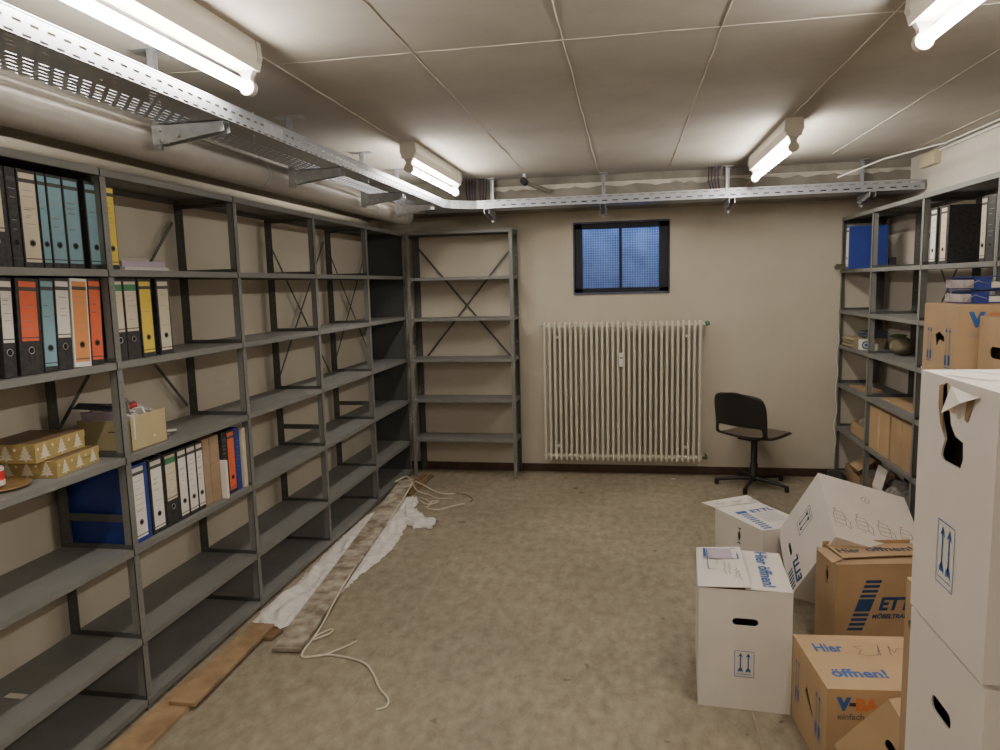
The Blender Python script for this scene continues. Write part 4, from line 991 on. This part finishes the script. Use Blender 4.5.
# local coordinates are world coordinates shifted; keep pattern rows aligned by using the part's own object space
def tray_part(name, mb, m):
    o = mb.build(name, m, tray); o.location = (1.5, -.2, -TZ0); return o
sY, sX = slot_material('tray_side_left', 'Y', 'Z', .056, .0315, .50, .26), slot_material('tray_side_back', 'X', 'Z', .085, .0345, .50, .24)
bY = slot_material('tray_bottom_left', 'Y', 'X', .056, .0262, .62, .24); bX = slot_material('tray_bottom_back', 'X', 'Y', .045, .024, .6, .38)
XA, XB, YE, YF, YR = -1.5, -1.765, 5.82, 6.12, 6.385
tray_part('tray_side', MB().face([(XA, -.6, TZ0), (XA, YE, TZ0), (XA, YE, TZ1), (XA, -.6, TZ1)]), sY)
tray_part('tray_side', MB().face([(XB, -.6, TZ0), (XB, YR, TZ0), (XB, YR, TZ1), (XB, -.6, TZ1)]), sY)
tray_part('tray_bottom', MB().face([(XB, -.6, TZ0), (XA, -.6, TZ0), (XA, YE, TZ0), (XB, YE, TZ0)]), bY)
tray_part('tray_side', MB().face([(-1.2, YF, TZ0), (2.255, YF, TZ0), (2.255, YF, TZ1+.012), (-1.2, YF, TZ1)]), sX)
tray_part('tray_side', MB().face([(XB, YR, TZ0), (2.255, YR, TZ0), (2.255, YR, TZ1), (XB, YR, TZ1)]), sX)
tray_part('tray_bottom', MB().face([(-1.2, YF, TZ0), (2.255, YF, TZ0), (2.255, YR, TZ0), (-1.2, YR, TZ0)]), bX)
crn = [(-1.5, YE), (-1.495, YE+.08), (-1.46, YE+.16), (-1.40, YE+.225), (-1.33, YE+.275), (-1.26, YF-.005), (-1.2, YF)]
cm = MB()
for p, q in zip(crn, crn[1:]): cm.face([(*p, TZ0-.001), (*q, TZ0-.001), (*q, TZ1+.002), (*p, TZ1+.002)])
cm.face([(*p, TZ0) for p in crn]+[(-1.2, YR, TZ0), (XB, YR, TZ0), (XB, YE, TZ0)])
tray_part('tray_corner', cm, GALV)
lp = MB(); lp.bar((XA, -.6, TZ1), (XA, YE, TZ1), .006, .003); lp.bar((-1.2, YF, TZ1), (2.255, YF, TZ1+.012), .006, .003); lp.bar((XA, -.6, TZ0), (XA, YE, TZ0), .004, .003); lp.bar((-1.2, YF, TZ0), (2.255, YF, TZ0), .004, .003)
tray_part('tray_lip', lp, GALV)
for i in range(5):  # black cables added so the back run's slots look dark
    y = YF+.020+.026*i
    tag(MB().tube(cpath([(-1.05, y, TZ0+.02+.01*(i % 3)), (-.2, y+.004, TZ0+.03), (.7, y, TZ0+.022+.012*(i % 2)), (1.5, y+.003, TZ0+.03), (2.2, y, TZ0+.025)], 0), .011, 7).build('tray_cable', mat('black_cable', (.02, .02, .022), .5)), 'added black cable darkening the slots in the back run of the cable tray', 'cable', 'black cables added to darken the tray slots')
MB_ = MB(); MB_.box((-1.503, 2.90, TZ0+.008), (-1.498, 3.06, TZ1-.008)); 
for y in (2.93, 3.03): MB_.disc((-1.504, y, TZ0+.02), (1, 0, 0), .006)
tray_part('joint_plate', MB_, GALV)
# hangers
def hanger(loc, rz, label, group):
    r = empty('tray_hanger', loc, rz, label, 'bracket', group)   # arm along +x, post at origin
    H = ZC-2.36
    MB().box((-.02, -.014, .03), (-.017, .014, H)).box((-.02, -.014, .03), (.008, -.011, H)).box((-.02, .011, .03), (.008, .014, H)).build('drop_channel', GALV, r)
    MB().box((-.08, -.035, H-.006), (.07, .035, H)).build('ceiling_plate', GALV, r)
    AP = [(-.015, .045), (-.015, .120), (.285, .120), (.290, .082), (.02, .045)]
    MB().prism(AP, 1, -.022, -.019).prism(AP, 1, .019, .022).box((-.01, -.022, .117), (.287, .022, .120)).build('bracket_arm', GALV, r)
    for x_, z_, r_ in ((.02, .060, .009), (.02, .100, .008), (.10, .075, .008)):
        MB().tube([(x_, -.034, z_), (x_, .034, z_)], r_, 8).build('bolt', GALV, r)
    return r
hl = ['nearest tray hanger on the left side, below the first fluorescent tube', 'second tray hanger on the left side, with its arm below the tray', 'third tray hanger on the left side, beside the far left lamp', 'last left tray hanger, tucked under the tray corner', 'tray hanger left of the window above the back shelf unit', 'tray hanger straight above the window', 'tray hanger with red and blue cables beside it, under the far right lamp', 'rightmost tray hanger, by the right wall']
gH = 'cable tray hangers'
for i, (x, y, rz) in enumerate([(-1.80, 2.62, 0), (-1.80, 3.77, 0), (-1.80, 4.86, 0), (-1.80, 5.62, 0), (-1.18, 6.40, -PI/2), (-.20, 6.40, -PI/2), (.83, 6.40, -PI/2), (1.88, 6.40, -PI/2)]):
    hanger((x, y, 2.362), rz, hl[i], gH)
# cables dropping to the tray
def cables(x, y, label, n=6):
    r = empty('cable_bundle', (x, y, 2.5), label=label, cat='cables', group='coloured cable bundles over the tray')
    cols = [(.03, .03, .035), (.05, .04, .11), (.17, .04, .04), (.04, .05, .13), (.20, .19, .18), (.12, .05, .07), (.03, .03, .05)]
    for i in range(n):
        m = mat('cable_sheath_%d' % (i % 7), cols[i % 7], .5)
        MB().tube([(i*.026-.07, .02*(i % 2), .265), (i*.026-.072, .01, .15), (i*.022-.05, -.03, .06), (i*.02-.04, -.06, .012)], .0055, 7).build('cable', m, r)
cables(-1.33, 6.33, 'bundle of dark and red cables beside the far end of the left lamp', 8); cables(.74, 6.33, 'bundle of dark cables dropping to the tray near the far right lamp', 5)
tag(MB().tube(cpath([(.98, 6.05, 2.70), (1.0, 6.10, 2.64), (.95, 6.16, 2.58), (.86, 6.2, 2.55)], 0), .004, 6).build('lamp_cable', mat('copper_cable', (.35, .16, .10), .5)), 'thin reddish cable curling from the far right lamp to the tray', 'cable')
# black pipe end / duct stub
pp = empty('pipe_stub', (-.86, 6.15, 2.70), label='dark pipe end under the ceiling near the back wall', cat='pipe')
MB().tube([(0, -.02, 0), (0, .10, 0)], .030, 14).build('pipe_mouth', HOLE, pp)
MB().tube([(0, .08, .0), (.18, .30, -.06)], .020, 10).build('pipe_run', BEAMM, pp)
MB().box((-.012, .03, .02), (.012, .05, ZC-2.70)).build('pipe_clip', GALV, pp)
# insulated pipe along the left wall
pi_ = empty('insulated_pipe', (-1.93, .2, 2.45), label='thick pale insulated pipe running above the left shelving under the cable tray', cat='pipe')
PIPEM = mat('pipe_jacket', (.36, .34, .31), .5, .1, .12, 5)
MB().tube([(0, -1.0, 0), (0, 5.9, 0)], .078, 24).build('pipe_jacket', PIPEM, pi_)
MB().tube([(0, 5.9, 0), (-.01, 6.02, .01), (-.06, 6.10, .02), (-.15, 6.12, .03)], [.078, .078, .07, .05], 24).build('pipe_elbow', PIPEM, pi_)
for y in (1.35, 3.4, 5.1):
    MB().tube([(0, y, 0), (0, y+.02, 0)], .0805, 24).build('pipe_clamp', GALV, pi_)
    MB().tube([(0, y+.01, .078), (0, y+.01, ZC-2.452)], .005, 8).build('drop_rod', GALV, pi_)
pj = empty('wall_pipe', (-2.36, .2, 2.60), label='second pale pipe behind the insulated pipe, close to the left wall', cat='pipe')
MB().tube([(0, -1.0, 0), (0, 6.2, 0)], .10, 24).build('pipe_jacket', PIPEM, pj)

# junction box and conduits on the right wall
jb = empty('junction_box', (XW1-.03, 6.02, 2.69), label='cream junction box at the top of the right wall', cat='junction box')
MB().box((-.02, -.13, -.05), (.03, .13, .055)).build('box_body', BEIGEPL, jb, bevel=.004)
MB().box((-.026, -.12, -.042), (-.02, .12, .047)).build('box_cover', BEIGEPL, jb, bevel=.003)
tag(MB().tube([(XW1-.012, 5.9, 2.735), (XW1-.012, -.5, 2.735)], .009, 8).build('wall_conduit', PLATE), 'white cable conduit along the top of the right wall', 'conduit')
tag(MB().tube([(1.62, 6.12, 2.60), (1.9, 5.95, 2.70), (2.22, 5.7, 2.752), (2.22, -.4, 2.752)], .006, 8).build('ceiling_cable', PLATE), 'thin white cable on the ceiling near the right wall', 'cable')

# ------------------------------------------------------------------ fluorescent lamps
TUBE = bpy.data.materials.new('lit_tube'); TUBE.use_nodes = True; nt = TUBE.node_tree
nt.nodes.remove(nt.nodes['Principled BSDF']); em = nt.nodes.new('ShaderNodeEmission'); em.inputs['Color'].default_value = (1, .93, .83, 1); em.inputs['Strength'].default_value = 85
nt.links.new(em.outputs[0], nt.nodes['Material Output'].inputs['Surface'])
FIXM = mat('lamp_housing', (.62, .58, .50), .45); SOCK = mat('lamp_socket', (.50, .47, .42), .5)
def lamp(x, y0, y1, label):
    r = empty('fluorescent_lamp', (x, y0, ZC), label=label, cat='lamp', group='fluorescent batten lamps')
    L = y1-y0; zt = 2.60-ZC
    MB().prism([(-.045, 0), (-.052, -.060), (-.040, -.105), (.040, -.105), (.052, -.060), (.045, 0)], 1, -.04, L+.04).build('housing', FIXM, r)
    for y in (-.035, L+.005):
        MB().prism([(-.050,-.002),(.050,-.002),(.056,-.065),(.018,-.125),(.014,zt),(-.014,zt),(-.018,-.125),(-.056,-.065)], 1, y, y+.03).tube([(0, y-.001, zt), (0, y+.031, zt)], .030, 18).build('socket', SOCK, r)
    MB().tube([(0, .0, zt), (0, L, zt)], .019, 18, 0, False).build('tube', TUBE, r)
    return r
lamp(-1.415, 1.33, 2.61, 'near left fluorescent lamp above the cable tray')
lamp(-1.395, 4.63, 5.89, 'far left fluorescent lamp close to the tray corner')
lamp(.970, 4.63, 5.89, 'far right fluorescent lamp ahead of the right shelving')
lamp(-1.415, -1.95, -.68, 'left fluorescent lamp behind the camera')
lamp(.970, -1.95, -.68, 'right fluorescent lamp behind the camera')
lamp(.970, 1.40, 2.69, 'near right fluorescent lamp on the ceiling')

# ------------------------------------------------------------------ world + camera
w = bpy.data.worlds.new('World'); SC.world = w; w.use_nodes = True
bg = w.node_tree.nodes['Background']; bg.inputs['Color'].default_value = (.42, .62, 1.0, 1); bg.inputs['Strength'].default_value = 14
F, yaw, pitch, roll, hc = 715.6966, -0.1779, -0.1251, -0.0255, 1.8333
f = Vector((math.sin(yaw)*math.cos(pitch), math.cos(yaw)*math.cos(pitch), math.sin(pitch)))
r0 = Vector((math.cos(yaw), -math.sin(yaw), 0)); u0 = r0.cross(f)
rt = r0*math.cos(roll)+u0*math.sin(roll); up = -r0*math.sin(roll)+u0*math.cos(roll)
cam = bpy.data.cameras.new('camera'); co = bpy.data.objects.new('camera', cam); COL.objects.link(co)
co.matrix_world = Matrix(((rt.x, up.x, -f.x, 0), (rt.y, up.y, -f.y, 0), (rt.z, up.z, -f.z, hc), (0, 0, 0, 1)))
cam.sensor_width = 36; cam.lens = F/1000*36; cam.clip_start = .05
SC.camera = co
SC.view_settings.view_transform = 'AgX'
SC.view_settings.look = 'None'
SC.view_settings.exposure = 0.36
SC.cycles.max_bounces = 8
SC.cycles.transparent_max_bounces = 16
